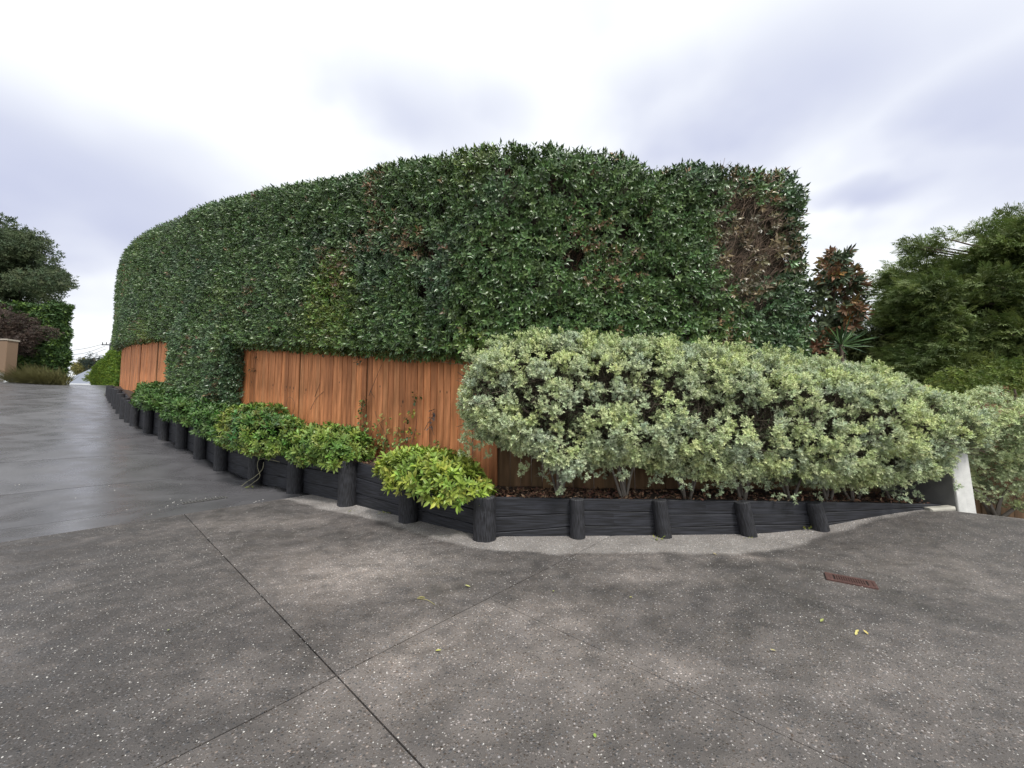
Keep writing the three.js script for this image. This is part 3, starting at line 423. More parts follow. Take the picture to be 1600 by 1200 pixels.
{
  const hTop = [[-0.62, 1.6], [-0.45, 1.98], [-0.2, 2.2], [0.25, 2.3], [0.8, 2.3], [1.6, 2.25], [2.4, 2.2], [3.2, 2.13], [4.0, 2.06], [4.5, 1.98], [4.95, 1.86], [5.2, 1.7], [5.6, 1.62], [5.9, 1.45], [6.05, 1.2]];
  const hBot = [[-0.62, 1.45], [-0.4, 1.15], [0.0, 1.0], [0.35, 0.8], [0.65, 0.62], [0.9, 0.76], [1.25, 0.8], [1.7, 0.74], [2.2, 0.64], [2.7, 0.62], [3.2, 0.56], [3.8, 0.52], [4.3, 0.56], [4.8, 0.5], [5.3, 0.56], [6.05, 1.0]];
  const Hd = thing('variegated_hedge', 'long loose hedge of pale cream and green leaves above the black wall', 'hedge');
  const items = [];
  const mid = (X) => wallD(X) + 0.28, half = (X) => 0.5 * clamp(Math.min((X + 0.75) * 2.2, (6.15 - X) * 2.2), 0.25, 1);
  for (let k = 0; k < 3900; k++) {
    const X = rr(-0.6, 6.0), th = rr(-2.1, 2.3), hh = half(X), yt = interp(X, hTop), yb = interp(X, hBot) + 0.11, yc = (yt + yb) / 2, ry = (yt - yb) / 2;
    const ct = Math.cos(th), sn = Math.sin(th), se = (v) => Math.sign(v) * Math.pow(Math.abs(v), 0.72);
    const lump = 1 + 0.34 * n3(X * 1.7, sn * 2.2, ct * 2) + 0.22 * n3(X * 4.3, sn * 4.6, 7); 
    if (n3(X * 2.6 + 20, sn * 3.4 + th, 3) > 0.22 && rnd() < 0.9) continue;
    if (Math.abs(X - 5.6) < 0.14 && sn < 0.1 && rnd() < 0.85) continue;
    const d = mid(X) - se(ct) * hh * lump, y = yc + se(sn) * ry * (1 + (lump - 1) * 0.35);
    if (th < -1.75 && rnd() < 0.5) continue;
    const dir = new THREE.Vector3(0, sn * 0.8, ct).normalize(), up = clamp(sn * 0.5 + 0.5), col = [mix(0.40, 0.56, 0.5), 0.55, 0.34];
    const warm = clamp(0.55 + n3(X * 3.2, sn * 3.4, 50) * 1.1 + rr(-0.2, 0.2)); const c = [mix(0.66, 0.88, warm), mix(0.70, 0.90, warm), mix(0.64, 0.57, warm)];
    clumpItems(items, V(X, d - rr(-0.1, 0.13) * ct, y + rr(-0.05, 0.07)), dir, 0.065, 11, c);
  }
  for (let k = 0; k < 90; k++) { const X = rr(-0.5, 5.7), p = V(X, mid(X) - rr(-0.3, 0.35), interp(X, hTop) + rr(0, 0.06)); for (let j = 0; j < 4; j++) clumpItems(items, p.clone().add(new THREE.Vector3(rr(-0.03, 0.03), j * 0.035, 0)), new THREE.Vector3(0, 1, 0.2), 0.03, 3, [0.76, 0.80, 0.52]); }
  for (const [px, py, n] of [[835, 525, 30], [772, 545, 18], [1000, 537, 10], [935, 540, 10], [745, 640, 14], [818, 735, 8]]) { const p = at(px, py, 4.75); for (let j = 0; j < n; j++) clumpItems(items, p.clone().add(new THREE.Vector3(rr(-0.05, 0.05), rr(-0.14, 0.05), rr(-0.05, 0.05))), new THREE.Vector3(0, 1, 0.3), 0.04, 3, [0.74, 0.78, 0.58]); }
  for (let k = 0; k < 60; k++) { const p = at(rr(722, 775), rr(550, 715), rr(4.65, 5.0)); clumpItems(items, p, new THREE.Vector3(-0.7, 0.4, 0.5), 0.06, 7, [0.70, 0.75, 0.54]); }
  // sparse hanging sprays at the left end and below
  for (let k = 0; k < 40; k++) { const X = rr(-0.55, 5.6), p = V(X, mid(X) - rr(-0.1, 0.4), interp(X, hBot) - rr(0.0, 0.14)); clumpItems(items, p, new THREE.Vector3(0, -0.2, 1), 0.05, 5, [0.68, 0.72, 0.60]); }
  foliage('foliage', rosettes, varMat, items, Hd);
  const inner = []; for (let k = 0; k < 2400; k++) { const X = rr(-0.45, 5.85), th = rnd() * 6.28, q = Math.sqrt(rnd()) * 0.72, hh = half(X), yt = interp(X, hTop), yb = interp(X, hBot); inner.push({ p: V(X, mid(X) - Math.cos(th) * hh * q, (yt + yb) / 2 + Math.sin(th) * (yt - yb) / 2 * q), d: jit(new THREE.Vector3(0, 0.6, 0.4), 1), s: rr(1.4, 2.2), c: tint([0.56, 0.61, 0.46], 0.2) }); }
  foliage('inner_leaves', [sprig(9, 0.08, 0.036, 0.017, [1.3, 0.4], varOpt)], varMat, inner, Hd);
  const twg = [], tg = mergeGeometries([tube([new THREE.Vector3(0, 0, 0), new THREE.Vector3(0.012, 0.006, 0.12), new THREE.Vector3(0, -0.012, 0.26)], 0.005, 0.002, 4, 4), tube([new THREE.Vector3(0.006, 0, 0.08), new THREE.Vector3(0.04, 0.02, 0.14), new THREE.Vector3(0.08, 0.01, 0.22)], 0.004, 0.0014, 3, 3), tube([new THREE.Vector3(0.004, 0, 0.11), new THREE.Vector3(-0.04, -0.02, 0.16), new THREE.Vector3(-0.06, 0.04, 0.24)], 0.004, 0.0014, 3, 3)]);
  for (let k = 0; k < 5200; k++) { const X = rr(-0.45, 5.8), th = rnd() * 6.28, q = Math.sqrt(rnd()) * 0.82, yt = interp(X, hTop), yb = interp(X, hBot) + 0.12; twg.push({ p: V(X, mid(X) - Math.cos(th) * half(X) * q, (yt + yb) / 2 + Math.sin(th) * (yt - yb) / 2 * q - 0.1), d: jit(new THREE.Vector3(0, 0.7, 0.3), 0.9), s: rr(0.8, 1.6), c: tint([0.10, 0.08, 0.06], 0.4) }); }
  foliage('branches', [tg], std({ roughness: 0.9 }), twg, Hd);
  for (const [X, r, n] of [[0.62, 0.02, 6], [1.42, 0.022, 5], [2.25, 0.018, 4], [2.95, 0.022, 4], [3.6, 0.02, 4], [4.1, 0.02, 3], [4.55, 0.022, 3], [5.1, 0.018, 3]]) { const base = V(X, wallD(X) + rr(0.2, 0.32), wallTopX(X) - 0.04), ts = []; for (let i = 0; i < n; i++) ts.push(V(X + (i / (n - 1 || 1) - 0.5) * 0.75 + rr(-0.08, 0.08), mid(X) + rr(-0.25, 0.2), interp(X, hBot) + rr(0.25, 0.6))); stemFan(Hd, base, ts, r); }
}
{ // the separate shrub beyond the white pillar
  const p0 = at(1556, 792, 5.7), Sh = thing('variegated_shrub', 'pale variegated shrub on dark stems right of the white pillar', 'shrub', new THREE.Vector3(p0.x, p0.y - 0.15, p0.z)); const items = [];
  const c = at(1594, 700, 5.7).sub(Sh.position);
  for (let k = 0; k < 950; k++) { const v = new THREE.Vector3(rr(-1, 1), rr(-1, 1), rr(-1, 1)).normalize(); if (v.z < -0.5) continue; const lump = 1 + 0.4 * n3(v.x * 2.2, v.y * 2.2, v.z * 2.2 + 4) ; if (n3(v.x * 3.3, v.y * 3.3, v.z * 3.3 + 14) > 0.3) continue; const up = clamp(0.5 + 0.9 * n3(v.x * 2 + 8, v.y * 2, v.z * 2)); clumpItems(items, c.clone().add(new THREE.Vector3(v.x * 0.85 * lump, v.y * 0.72 * lump, v.z * 0.5 * lump)), v, 0.085, 9, [mix(0.64, 0.82, up), mix(0.68, 0.85, up), mix(0.58, 0.54, up)]); }
  foliage('foliage', rosettes, varMat, items, Sh);
  const inner = []; for (let k = 0; k < 500; k++) { const v = new THREE.Vector3(rr(-1, 1), rr(-1, 1), rr(-1, 1)).multiplyScalar(0.55); inner.push({ p: c.clone().add(new THREE.Vector3(v.x * 0.9, v.y * 0.7, v.z * 0.5)), d: jit(new THREE.Vector3(0, 0.6, 0.4), 1), s: rr(1.4, 2.2), c: tint([0.56, 0.61, 0.46], 0.2) }); }
  foliage('inner_leaves', [sprig(9, 0.08, 0.036, 0.017, [1.3, 0.4], varOpt)], varMat, inner, Sh);
  stemFan(Sh, new THREE.Vector3(0, 0, 0), [-0.5, -0.2, 0.1, 0.4, 0.75].map((x) => new THREE.Vector3(x, rr(0.4, 0.6), rr(-0.15, 0.2))), 0.028);
}

// ---------- low glossy shrubs spilling over the wall ----------
const lowOpt = { fold: 0.3, droop: 0.3, rows: 3 };
const lowSprigs = [0, 1, 2].map(() => sprig(8, 0.05, 0.088, 0.034, [1.3, 0.45], lowOpt));
const lowMat = leafMat(0.38, 0.6, 0.2);
function lowShrub(label, a, off, y, ra, rb, ry, col, dens) {
  const [X, d] = AB(a, wallB(a) + off), S = thing('low_shrub', label, 'shrub', V(X, d, wallTopA(a) - 0.05), 'low shrubs spilling over the wall'), items = [], inner = [];
  const dA = new THREE.Vector3(-0.742, 0, -0.67), dBk = new THREE.Vector3(0.67, 0, -0.742), slope = (wallTopA(a + 0.5) - wallTopA(a - 0.5)), cy = y - (wallTopA(a) - 0.05);
  const pt = (v, k) => dA.clone().multiplyScalar(v.x * ra * k).addScaledVector(dBk, v.z * rb * k).add(new THREE.Vector3(0, cy + v.y * ry * k + v.x * ra * k * slope, 0));
  const n = Math.round(dens * ra * (rb + ry) * 4);
  for (let i = 0; i < n; i++) { const v = new THREE.Vector3(rr(-1, 1), rr(-0.75, 1), rr(-1, 1)).normalize(); if (v.y < -0.55) continue; const k = 1 + 0.3 * n3(v.x * 2.4 + a, v.y * 2.4, v.z * 2.4) - 0.2 * rnd() * rnd();
    const ny = n3(v.x * 1.8 + a * 3, v.y * 1.8, v.z * 1.8), c = col[0].map((q, j) => mix(q, col[1][j], clamp(0.45 + ny * 0.9 + rr(-0.25, 0.25))));
    const dir = dA.clone().multiplyScalar(v.x * 0.6).addScaledVector(dBk, v.z * 0.9).add(new THREE.Vector3(0, v.y * 0.7 + 0.25, 0)).normalize(); items.push({ p: pt(v, k), d: jit(dir, 0.5), s: rr(0.75, 1.15), c: tint(c, 0.22, 0.1) }); }
  for (let i = 0; i < n * 0.6; i++) { const v = new THREE.Vector3(rr(-1, 1), rr(-0.6, 0.9), rr(-1, 1)).multiplyScalar(0.68); inner.push({ p: pt(v, 1), d: jit(new THREE.Vector3(0, 0.8, 0.4), 0.9), s: rr(0.9, 1.2), c: tint(col[0], 0.25) }); }
  foliage('foliage', lowSprigs, lowMat, items, S); foliage('inner_leaves', [lowSprigs[0]], lowMat, inner, S);
  for (let i = 0; i < 5; i++) part('stem', tube([new THREE.Vector3(rr(-0.05, 0.05), -0.05, 0), dA.clone().multiplyScalar(rr(-0.3, 0.3)).add(new THREE.Vector3(0, cy * 0.6 + 0.05, 0)), pt(new THREE.Vector3(rr(-0.8, 0.8), 0.1, rr(-0.5, 0.5)), 0.9)], 0.012, 0.005, 6, 4), bark, S);
  return S;
}
const DG = [0.07, 0.145, 0.04], MG = [0.12, 0.215, 0.05], LG = [0.25, 0.34, 0.07], YG = [0.40, 0.46, 0.085];
lowShrub('bright yellow-green low shrub draped over the corner post', 4.25, -0.04, 0.62, 0.92, 0.44, 0.29, [[0.22, 0.32, 0.06], YG], 300);
lowShrub('green low shrub between the corner shrub and the big mound, second from the corner post', 6.95, 0.06, 0.82, 1.0, 0.52, 0.38, [MG, LG], 270);
const mound = lowShrub('largest low shrub, a rounded light green mound above two pale runners', 9.35, 0.06, 1.02, 1.4, 0.62, 0.52, [DG, LG], 250);
lowShrub('dark green low shrub right below the hedge column, beside the largest mound', 11.3, 0.08, 1.2, 1.2, 0.5, 0.42, [DG, MG], 230);
lowShrub('dark green low shrub below the left half of the hedge column', 13.4, 0.06, 1.5, 1.4, 0.5, 0.42, [DG, MG], 210);
lowShrub('farthest low shrub up the driveway, below the left fence panel', 16.1, 0.06, 1.85, 1.6, 0.45, 0.42, [DG, MG], 190);
for (const pts of [[[437, 722], [425, 719], [405, 718], [402, 728], [406, 745], [396, 754], [385, 762]], [[412, 722], [410, 733], [398, 745], [384, 754], [377, 760]]]) part('runner', tube(pts.map(([x, y], i) => at(x, y, 7.5 - 0.02 * i).sub(mound.position)), 0.006, 0.004, 24, 5), std({ color: lin(0.32, 0.3, 0.2), roughness: 0.8 }), mound);

// climbing sprigs, withered vines and a wire on the fence
const onFence = (px, py) => { const r = at(px, py, 1).sub(new THREE.Vector3(0, EYE, 0)); let best = null; for (let a = 3.9; a < 25; a += 0.02) { const [X, d] = AB(a, wallB(a) + fenceOff(a)); const e = Math.abs(X / d - r.x / -r.z); if (!best || e < best.e) best = { e, d }; } return r.multiplyScalar(best.d - 0.06).add(new THREE.Vector3(0, EYE, 0)); };
function climber(label, stems, leaves, leafCol, scale = 1) {
  const p0 = onFence(...stems[0][0]), C = thing('climbing_plant', label, 'climbing plant', p0);
  for (const s of stems) part('stem', tube(s.map(([x, y]) => onFence(x, y).sub(p0).add(new THREE.Vector3(rr(-0.01, 0.01), 0, rr(-0.02, 0.03)))), 0.005, 0.0025, 12, 4), bark, C);
  const g = leaf(0.075 * scale, 0.042 * scale, { ...lowOpt }); leaves.forEach(([x, y, k]) => { const m = part('leaf', g, leafTone(leafCol[k ?? 0]), C); m.position.copy(onFence(x, y).sub(p0)).add(new THREE.Vector3(0, 0, rr(0.01, 0.05))); m.lookAt(m.position.clone().add(p0).add(jit(new THREE.Vector3(rr(-0.6, 0.6), -0.2, 0.7), 0.7))); });
}
const tones = {}; function leafTone(c) { const k = c.join(); return tones[k] ??= new THREE.MeshPhysicalMaterial({ color: lin(...c), roughness: 0.45, side: THREE.DoubleSide, vertexColors: true }); }
const scatter = (cx, cy, rx, ry, n, k) => Array.from({ length: n }, () => { const t = rnd() * 6.28, q = Math.sqrt(rnd()); return [cx + Math.cos(t) * rx * q, cy + Math.sin(t) * ry * q, k ?? (rnd() < 0.35 ? 1 : 0)]; });
climber('climbing sprig with one yellow leaf in the middle of the orange fence', [[[640, 702], [647, 680], [650, 655], [651, 625]], [[640, 702], [632, 680], [634, 650]]], [...scatter(651, 622, 7, 12, 9), ...scatter(652, 645, 9, 6, 7, 1), ...scatter(636, 648, 7, 16, 9), ...scatter(640, 677, 14, 10, 22)], [[0.06, 0.1, 0.03], [0.33, 0.34, 0.05]]);
climber('bushy climbing sprig at the second fence gap above the second shrub', [[[570, 690], [568, 660], [566, 630]], [[575, 690], [585, 670], [600, 655]]], [...scatter(568, 645, 8, 26, 34), ...scatter(578, 672, 16, 14, 40), ...scatter(590, 692, 20, 14, 44)], [[0.07, 0.13, 0.035], [0.2, 0.27, 0.06]]);
climber('thin climbing stems with pale leaves between the two leafy sprigs', [[[612, 712], [602, 680], [590, 652], [586, 642]], [[612, 712], [605, 690], [603, 668]], [[622, 715], [616, 690]]], [...scatter(603, 653, 12, 8, 12, 1), ...scatter(616, 672, 12, 7, 20, 1), ...scatter(600, 694, 14, 10, 26), ...scatter(628, 690, 12, 10, 16)], [[0.1, 0.17, 0.04], [0.32, 0.36, 0.11]]);
climber('small green sprig on the fence above the corner shrub', [[[682, 708], [684, 698], [683, 690]]], scatter(684, 695, 6, 10, 14), [[0.12, 0.2, 0.05], [0.25, 0.3, 0.1]]);
climber('small dark sprig hanging high on the left of the orange fence', [[[400, 552], [398, 565], [396, 582]]], [...scatter(400, 560, 4, 4, 6), ...scatter(397, 579, 6, 4, 9)], [[0.05, 0.07, 0.03], [0.1, 0.09, 0.05]]);
climber('grey withered sprig dangling near the top of the second fence gap', [[[561, 552], [560, 560], [562, 572]]], scatter(561, 562, 5, 9, 14), [[0.2, 0.2, 0.13], [0.12, 0.12, 0.07]]);
climber('withered dark leaves and a twig hanging right of the yellow-leaved sprig', [[[663, 672], [670, 660], [677, 650], [679, 642]], [[672, 658], [675, 672], [678, 680]]], [...scatter(677, 648, 3, 8, 9), ...scatter(674, 665, 3, 9, 5)], [[0.09, 0.08, 0.08], [0.13, 0.12, 0.12]]);
climber('leafless brown vine traces curling on the left fence boards', [[[455, 650], [448, 635], [452, 620], [460, 628], [457, 645]], [[486, 640], [495, 622], [505, 612], [512, 603]], [[492, 620], [500, 598]], [[575, 618], [582, 605], [590, 585], [596, 570]], [[580, 610], [584, 622]]], [], [[0, 0, 0]]);
{ const A = onFence(484, 548), p = [A, onFence(580, 556), onFence(660, 563), onFence(741, 572)].map((v) => v.add(new THREE.Vector3(0, 0, 0.03))); const w = part('trellis_wire', tube(p, 0.0022, 0.0022, 30, 4), std({ color: lin(0.45, 0.42, 0.38), metalness: 0.7, roughness: 0.5 }), scene); tag(w, 'thin wire strung across the upper boards of the orange fence', 'wire'); }

// ---------- leaf litter, weeds, fallen leaves ----------
{
  const g = leaf(0.05, 0.022, { fold: 0.6, droop: 0.35, rows: 3 }), items = [];
  for (let k = 0; k < 2600; k++) { const X = rr(-0.3, 5.4), d = wallD(X) + 0.03 + 0.62 * rnd(); if (X > 1.6 && rnd() < 0.55) continue; items.push({ p: V(X, d, wallTopX(X) - 0.03 + rr(0, 0.035)), d: jit(new THREE.Vector3(rr(-1, 1), 0.15, rr(-1, 1)).normalize(), 0.3), s: rr(0.6, 1.2), c: tint(litterColours[Math.floor(rnd() * 6)], 0.35) }); }
  for (let k = 0; k < 900; k++) { const a = rr(3.6, 9.5), [X, d] = AB(a, wallB(a) + 0.04 + 0.6 * rnd()); items.push({ p: V(X, d, wallTopA(a) - 0.03 + rr(0, 0.035)), d: jit(new THREE.Vector3(rr(-1, 1), 0.15, rr(-1, 1)).normalize(), 0.3), s: rr(0.6, 1.2), c: tint(litterColours[Math.floor(rnd() * 6)], 0.35) }); }
  const L = thing('leaf_litter', 'brown dead leaves lying on the soil behind the black wall', 'leaf litter', null, null, 'stuff'); foliage('dead_leaves', [g], std({ vertexColors: true, roughness: 0.8, side: THREE.DoubleSide }), items, L);
}
function gp(px, py, lift = 0.006) { const r = at(px, py, 1).sub(new THREE.Vector3(0, EYE, 0)); let t = 1; for (let i = 0; i < 30; i++) { const y = EYE + r.y * t, h = land(r.x * t, t); t += (y - h) / Math.max(0.05, -r.y + 0.02); } return new THREE.Vector3(r.x * t, land(r.x * t, t) + lift, r.z * t); }
for (const [px, py, label, s, n] of [[391, 763, 'yellow-green weed at the foot of the fifth post from the corner', 0.8, 10], [601, 803, 'small weed at the foot of the planks left of the half-hidden post', 0.9, 14], [548, 800, 'tiny weed in front of the third post from the corner', 0.5, 6], [1030, 843, 'yellow weed at the foot of the second post right of the corner', 0.7, 9], [1262, 828, 'weed growing by the last post of the right run', 0.8, 10], [1168, 842, 'tiny green weed by the third post right of the corner', 0.4, 6]]) {
  const p = gp(px, py), W = thing('weed', label, 'weed', p, 'weeds along the foot of the wall'); const g = leaf(0.055 * s, 0.022 * s, lowOpt), c = [[0.2, 0.26, 0.05], [0.3, 0.3, 0.06]];
  for (let i = 0; i < n; i++) { const m = part('leaf', g, leafTone(c[i % 2]), W); m.position.set(rr(-0.05, 0.05) * s * 1.6, rr(0, 0.03) * s, rr(-0.02, 0.03)); m.lookAt(m.position.clone().add(p).add(new THREE.Vector3(rr(-1, 1), rr(0.1, 0.8), rr(-0.4, 1)))); }
}
for (const [px, py, label, c, s] of [[735, 918, 'pale fallen leaf on the dark slab left of the long diagonal joint', [0.4, 0.4, 0.16], 1], [866, 924, 'small fallen leaf right of the diagonal joint below the corner post', [0.34, 0.36, 0.14], 0.8], [988, 934, 'fallen leaf in front of the first two right-hand posts', [0.4, 0.38, 0.16], 0.8], [680, 1018, 'yellow-green fallen leaf between the diagonal joint and the joint crossing', [0.45, 0.45, 0.12], 0.9], [929, 1148, 'bright green fallen leaf at the front edge of the forecourt', [0.3, 0.45, 0.1], 0.75], [1212, 1018, 'fallen leaf just left of the pair of yellow leaves', [0.42, 0.38, 0.18], 0.8], [1337, 990, 'yellow fallen leaf below the rusty grate, upper of the pair', [0.55, 0.48, 0.16], 0.8], [1337, 994, 'yellow fallen leaf below the rusty grate, lower of the pair', [0.55, 0.5, 0.18], 0.8], [1357, 993, 'yellow fallen leaf right of the pair below the rusty grate', [0.55, 0.45, 0.15], 0.8], [1282, 973, 'greenish fallen leaf below and left of the rusty grate', [0.3, 0.33, 0.1], 0.9], [263, 985, 'pale green fallen leaf on the large left slab', [0.4, 0.45, 0.18], 0.7], [1120, 868, 'curled fallen leaf on the pale dry strip below the right-hand posts', [0.36, 0.3, 0.16], 0.9]]) {
  const L = shadows(new THREE.Mesh(leaf(0.048 * s, 0.02 * s, { fold: 0.5, droop: -0.25, rows: 4 }), leafTone(c))); L.name = numbered('fallen_leaf'); L.position.copy(gp(px, py, 0.007)); L.rotation.set(0, rnd() * 6.28, 0); tag(L, label, 'leaf', 'fallen leaves on the forecourt'); scene.add(L);
}
{ const p = gp(668, 940, 0.006), T = part('fallen_twig', mergeGeometries([tube([p.clone().add(new THREE.Vector3(-0.09, 0, -0.04)), p.clone().add(new THREE.Vector3(0, 0.006, 0)), p.clone().add(new THREE.Vector3(0.07, 0, 0.06))], 0.003, 0.002, 8, 4), (() => { const g = leaf(0.07, 0.018, { rows: 3, fold: 0.4 }); g.deleteAttribute('color'); g.setAttribute('uv', new THREE.Float32BufferAttribute(new Float32Array(g.attributes.position.count * 2), 2)); g.rotateY(1.9); g.translate(p.x - 0.09, p.y + 0.006, p.z - 0.04); return g; })()]), std({ color: lin(0.3, 0.27, 0.1), roughness: 0.7, side: THREE.DoubleSide }), scene); tag(T, 'yellowish fallen twig on the middle slab left of the diagonal joint', 'twig'); }
{ const M = [], m4 = new THREE.Matrix4(), q = new THREE.Quaternion(), g = new THREE.IcosahedronGeometry(1, 1); g.scale(1, 0.35, 0.6);
  for (const [px, py] of [[266, 780], [270, 786], [278, 789], [272, 785], [259, 793], [249, 797], [262, 791], [297, 781], [306, 779], [321, 779], [337, 777], [352, 779], [397, 786], [405, 783], [411, 781], [400, 784], [283, 782], [231, 698], [243, 700], [182, 725], [172, 734], [285, 713], [122, 726], [30, 757], [24, 757], [204, 705], [386, 801], [360, 792]]) { q.setFromEuler(new THREE.Euler(0, rnd() * 6, 0)); const r = rr(0.006, 0.011); M.push(m4.clone().compose(gp(px, py, 0.006), q, new THREE.Vector3(r, r, r))); }
  const im = new THREE.InstancedMesh(g, std({ color: lin(0.75, 0.73, 0.68), roughness: 0.7 }), M.length); M.forEach((m, i) => im.setMatrixAt(i, m)); im.name = 'white_petals'; shadows(im); tag(im, 'small white petals and pebbles scattered round the slot drain', 'petals', null, 'stuff'); scene.add(im); }

// ---------- drains ----------
{ const p = gp(1328.5, 908, 0.004), ang = 0; const [ux, ud] = [0.742 * 0 + 0.83, -0.56];
  const T = thing('rusty_grate', 'rusty red-brown drain grate set in the forecourt', 'drain grate', p); T.rotation.y = Math.atan2(-(-0.56), 0.83) * -1;
  const rust = tex(128, 128, (x, y) => { const v = 0.36 + 0.25 * fbm(x * 0.06, y * 0.06, 2, 4) + 0.12 * (rnd() - 0.5); return [v * 0.98, v * 0.7, v * 0.65]; }), m = std({ map: rust, roughness: 0.8, metalness: 0.2 });
  const L = 0.34, W = 0.17, f = 0.022;
  for (const s of [-1, 1]) { const e = part('frame_bar', chamferBox(L, 0.03, f, 0.003), m, T); e.position.set(0, -0.006, s * (W / 2 - f / 2)); const e2 = part('frame_bar', chamferBox(f, 0.0304, W - 2 * f, 0.003), m, T); e2.position.set(s * (L / 2 - f / 2), -0.006, 0); const e3 = part('end_plate', chamferBox(0.03, 0.02, W - 2 * f, 0.003), m, T); e3.position.set(s * (L / 2 - f - 0.016), -0.004, 0); }
  for (let i = 0; i < 13; i++) { const b = part('bar', chamferBox(0.018, 0.022, W - 2 * f, 0.003), m, T); b.position.set(mix(-0.098, 0.098, i / 12), -0.004, 0); b.rotation.y = 0; b.scale.x = 0.6; }
  const pit = part('sump', chamferBox(L - 0.01, 0.004, W - 0.01, 0.001), std({ color: lin(0.03, 0.022, 0.02), roughness: 1 }), T); pit.position.y = -0.002; }
{ const A = gp(285, 787, 0.006), B = gp(352, 777, 0.006), T = thing('slot_drain', 'narrow channel drain with dark slots across the foot of the driveway', 'drain', A.clone().lerp(B, 0.5)); const L = A.distanceTo(B); T.rotation.y = Math.atan2(-(B.z - A.z), B.x - A.x);
  const m = std({ color: lin(0.10, 0.098, 0.095), roughness: 0.8 });
  for (const s of [-1, 1]) part('edge_bar', chamferBox(L + 0.03, 0.012, 0.014, 0.002), m, T).position.set(0, 0, s * 0.058);
  for (let i = 0; i <= 14; i++) part('bar', chamferBox(0.018, 0.011, 0.1, 0.002), m, T).position.set(mix(-L / 2, L / 2, i / 14), 0, 0);
  part('channel', chamferBox(L, 0.004, 0.112, 0.001), std({ color: lin(0.012, 0.012, 0.012), roughness: 1 }), T).position.y = 0.0005; }

// ---------- trees and plants on the right ----------
const needleSpray = (() => { const parts = []; for (let i = 0; i < 15; i++) { const t = i / 15, g = leaf(0.15 * (1.1 - t * 0.5), 0.022, { fold: 0.1, droop: 0.25, c0: [0.8, 0.8, 0.8] }); g.rotateY((i % 2 ? 1 : -1) * mix(0.95, 0.35, t)); g.rotateZ(rr(-0.3, 0.3)); g.rotateX(rr(-0.35, 0.15)); g.translate(0, -0.03 * t, t * 0.3); parts.push(g); } return mergeGeometries(parts); })();
const needleSpray2 = (() => { const parts = []; for (let i = 0; i < 13; i++) { const t = i / 13, g = leaf(0.12 * (1.1 - t * 0.5), 0.024, { fold: 0.1, droop: 0.35, c0: [0.8, 0.8, 0.8] }); g.rotateY((i % 2 ? 1 : -1) * mix(1.0, 0.3, t)); g.rotateZ(rr(-0.5, 0.5)); g.rotateX(rr(-0.5, 0.3)); g.translate(0, -0.02 * t, t * 0.24); parts.push(g); } return mergeGeometries(parts); })();
const dullLeaf = leafMat(0.6, 0.35, 0.45);
function boughTree(name, label, base, trunkTop, boughs, geos, mat, colour, group, opt = {}) {  // boughs: [centre, rx, ry, rz]
  const T = thing(name, label, 'tree', base, group), items = [];
  part('trunk', tube([new THREE.Vector3(0, -0.3, 0), trunkTop.clone().sub(base).multiplyScalar(0.5).add(new THREE.Vector3(0.15, 0, 0.1)), trunkTop.clone().sub(base)], opt.tr ?? 0.22, (opt.tr ?? 0.22) * 0.35, 10, 8), bark, T);
  for (const [c, rx, ry, rz] of boughs) {
    const l = c.clone().sub(base), st = new THREE.Vector3().lerpVectors(new THREE.Vector3(0, trunkTop.y * 0.25, 0), trunkTop.clone().sub(base), clamp((l.y - 0.6) / Math.max(0.5, trunkTop.y - base.y))); part('limb', tube([st, st.clone().lerp(l, 0.55).add(new THREE.Vector3(0, -0.08, 0)), l], 0.06 * (opt.lr ?? 1), 0.015, 8, 5), bark, T);
    const n = Math.round((opt.n ?? 150) * (rx * ry + rx * rz + ry * rz) * 1.6);
    for (let i = 0; i < n; i++) { const v = new THREE.Vector3(rr(-1, 1), rr(-1, 1), rr(-1, 1)); const L = v.length(); if (L > 1 || L < 0.001) { i--; continue; } v.multiplyScalar(Math.pow(L, -0.45)); const k = 1 + 0.45 * n3(v.x * 2 + c.x, v.y * 2 + c.y, v.z * 2 + c.z); const p = l.clone().add(new THREE.Vector3(v.x * rx * k, v.y * ry * k, v.z * rz * k));
      const outw = p.clone().sub(new THREE.Vector3(0, l.y - 0.4, 0)).setY(0).normalize(), dir = jit(outw.add(new THREE.Vector3(v.x * 0.4, 0.12 + v.y * 0.35, v.z * 0.5)).normalize(), 0.5); const cc = colour(clamp(0.5 + 1.1 * n3(p.x * 1.3 + 5, p.y * 1.3, p.z * 1.3) + rr(-0.25, 0.25)), p); items.push({ p, d: dir, s: rr(0.75, 1.3) * (opt.s ?? 1), c: tint(cc, 0.25, 0.1), roll: opt.flat ? rr(-1.3, 1.3) : undefined }); }
  }
  foliage('crown', geos, mat, items, T); return T;
}
function cloud(px0, py0, w, h, d0, d1, n, rx, ry, test) { const out = []; let guard = 0; while (out.length < n && guard++ < 9000) { const x = px0 + rr(-w, w), y = py0 + rr(-h, h); if (!test(x, y)) continue; const d = rr(d0, d1), k = rr(0.75, 1.25); out.push([at(x, y, d), rx * k, ry * k * rr(0.8, 1.2), rx * k * 0.8]); } return out; }
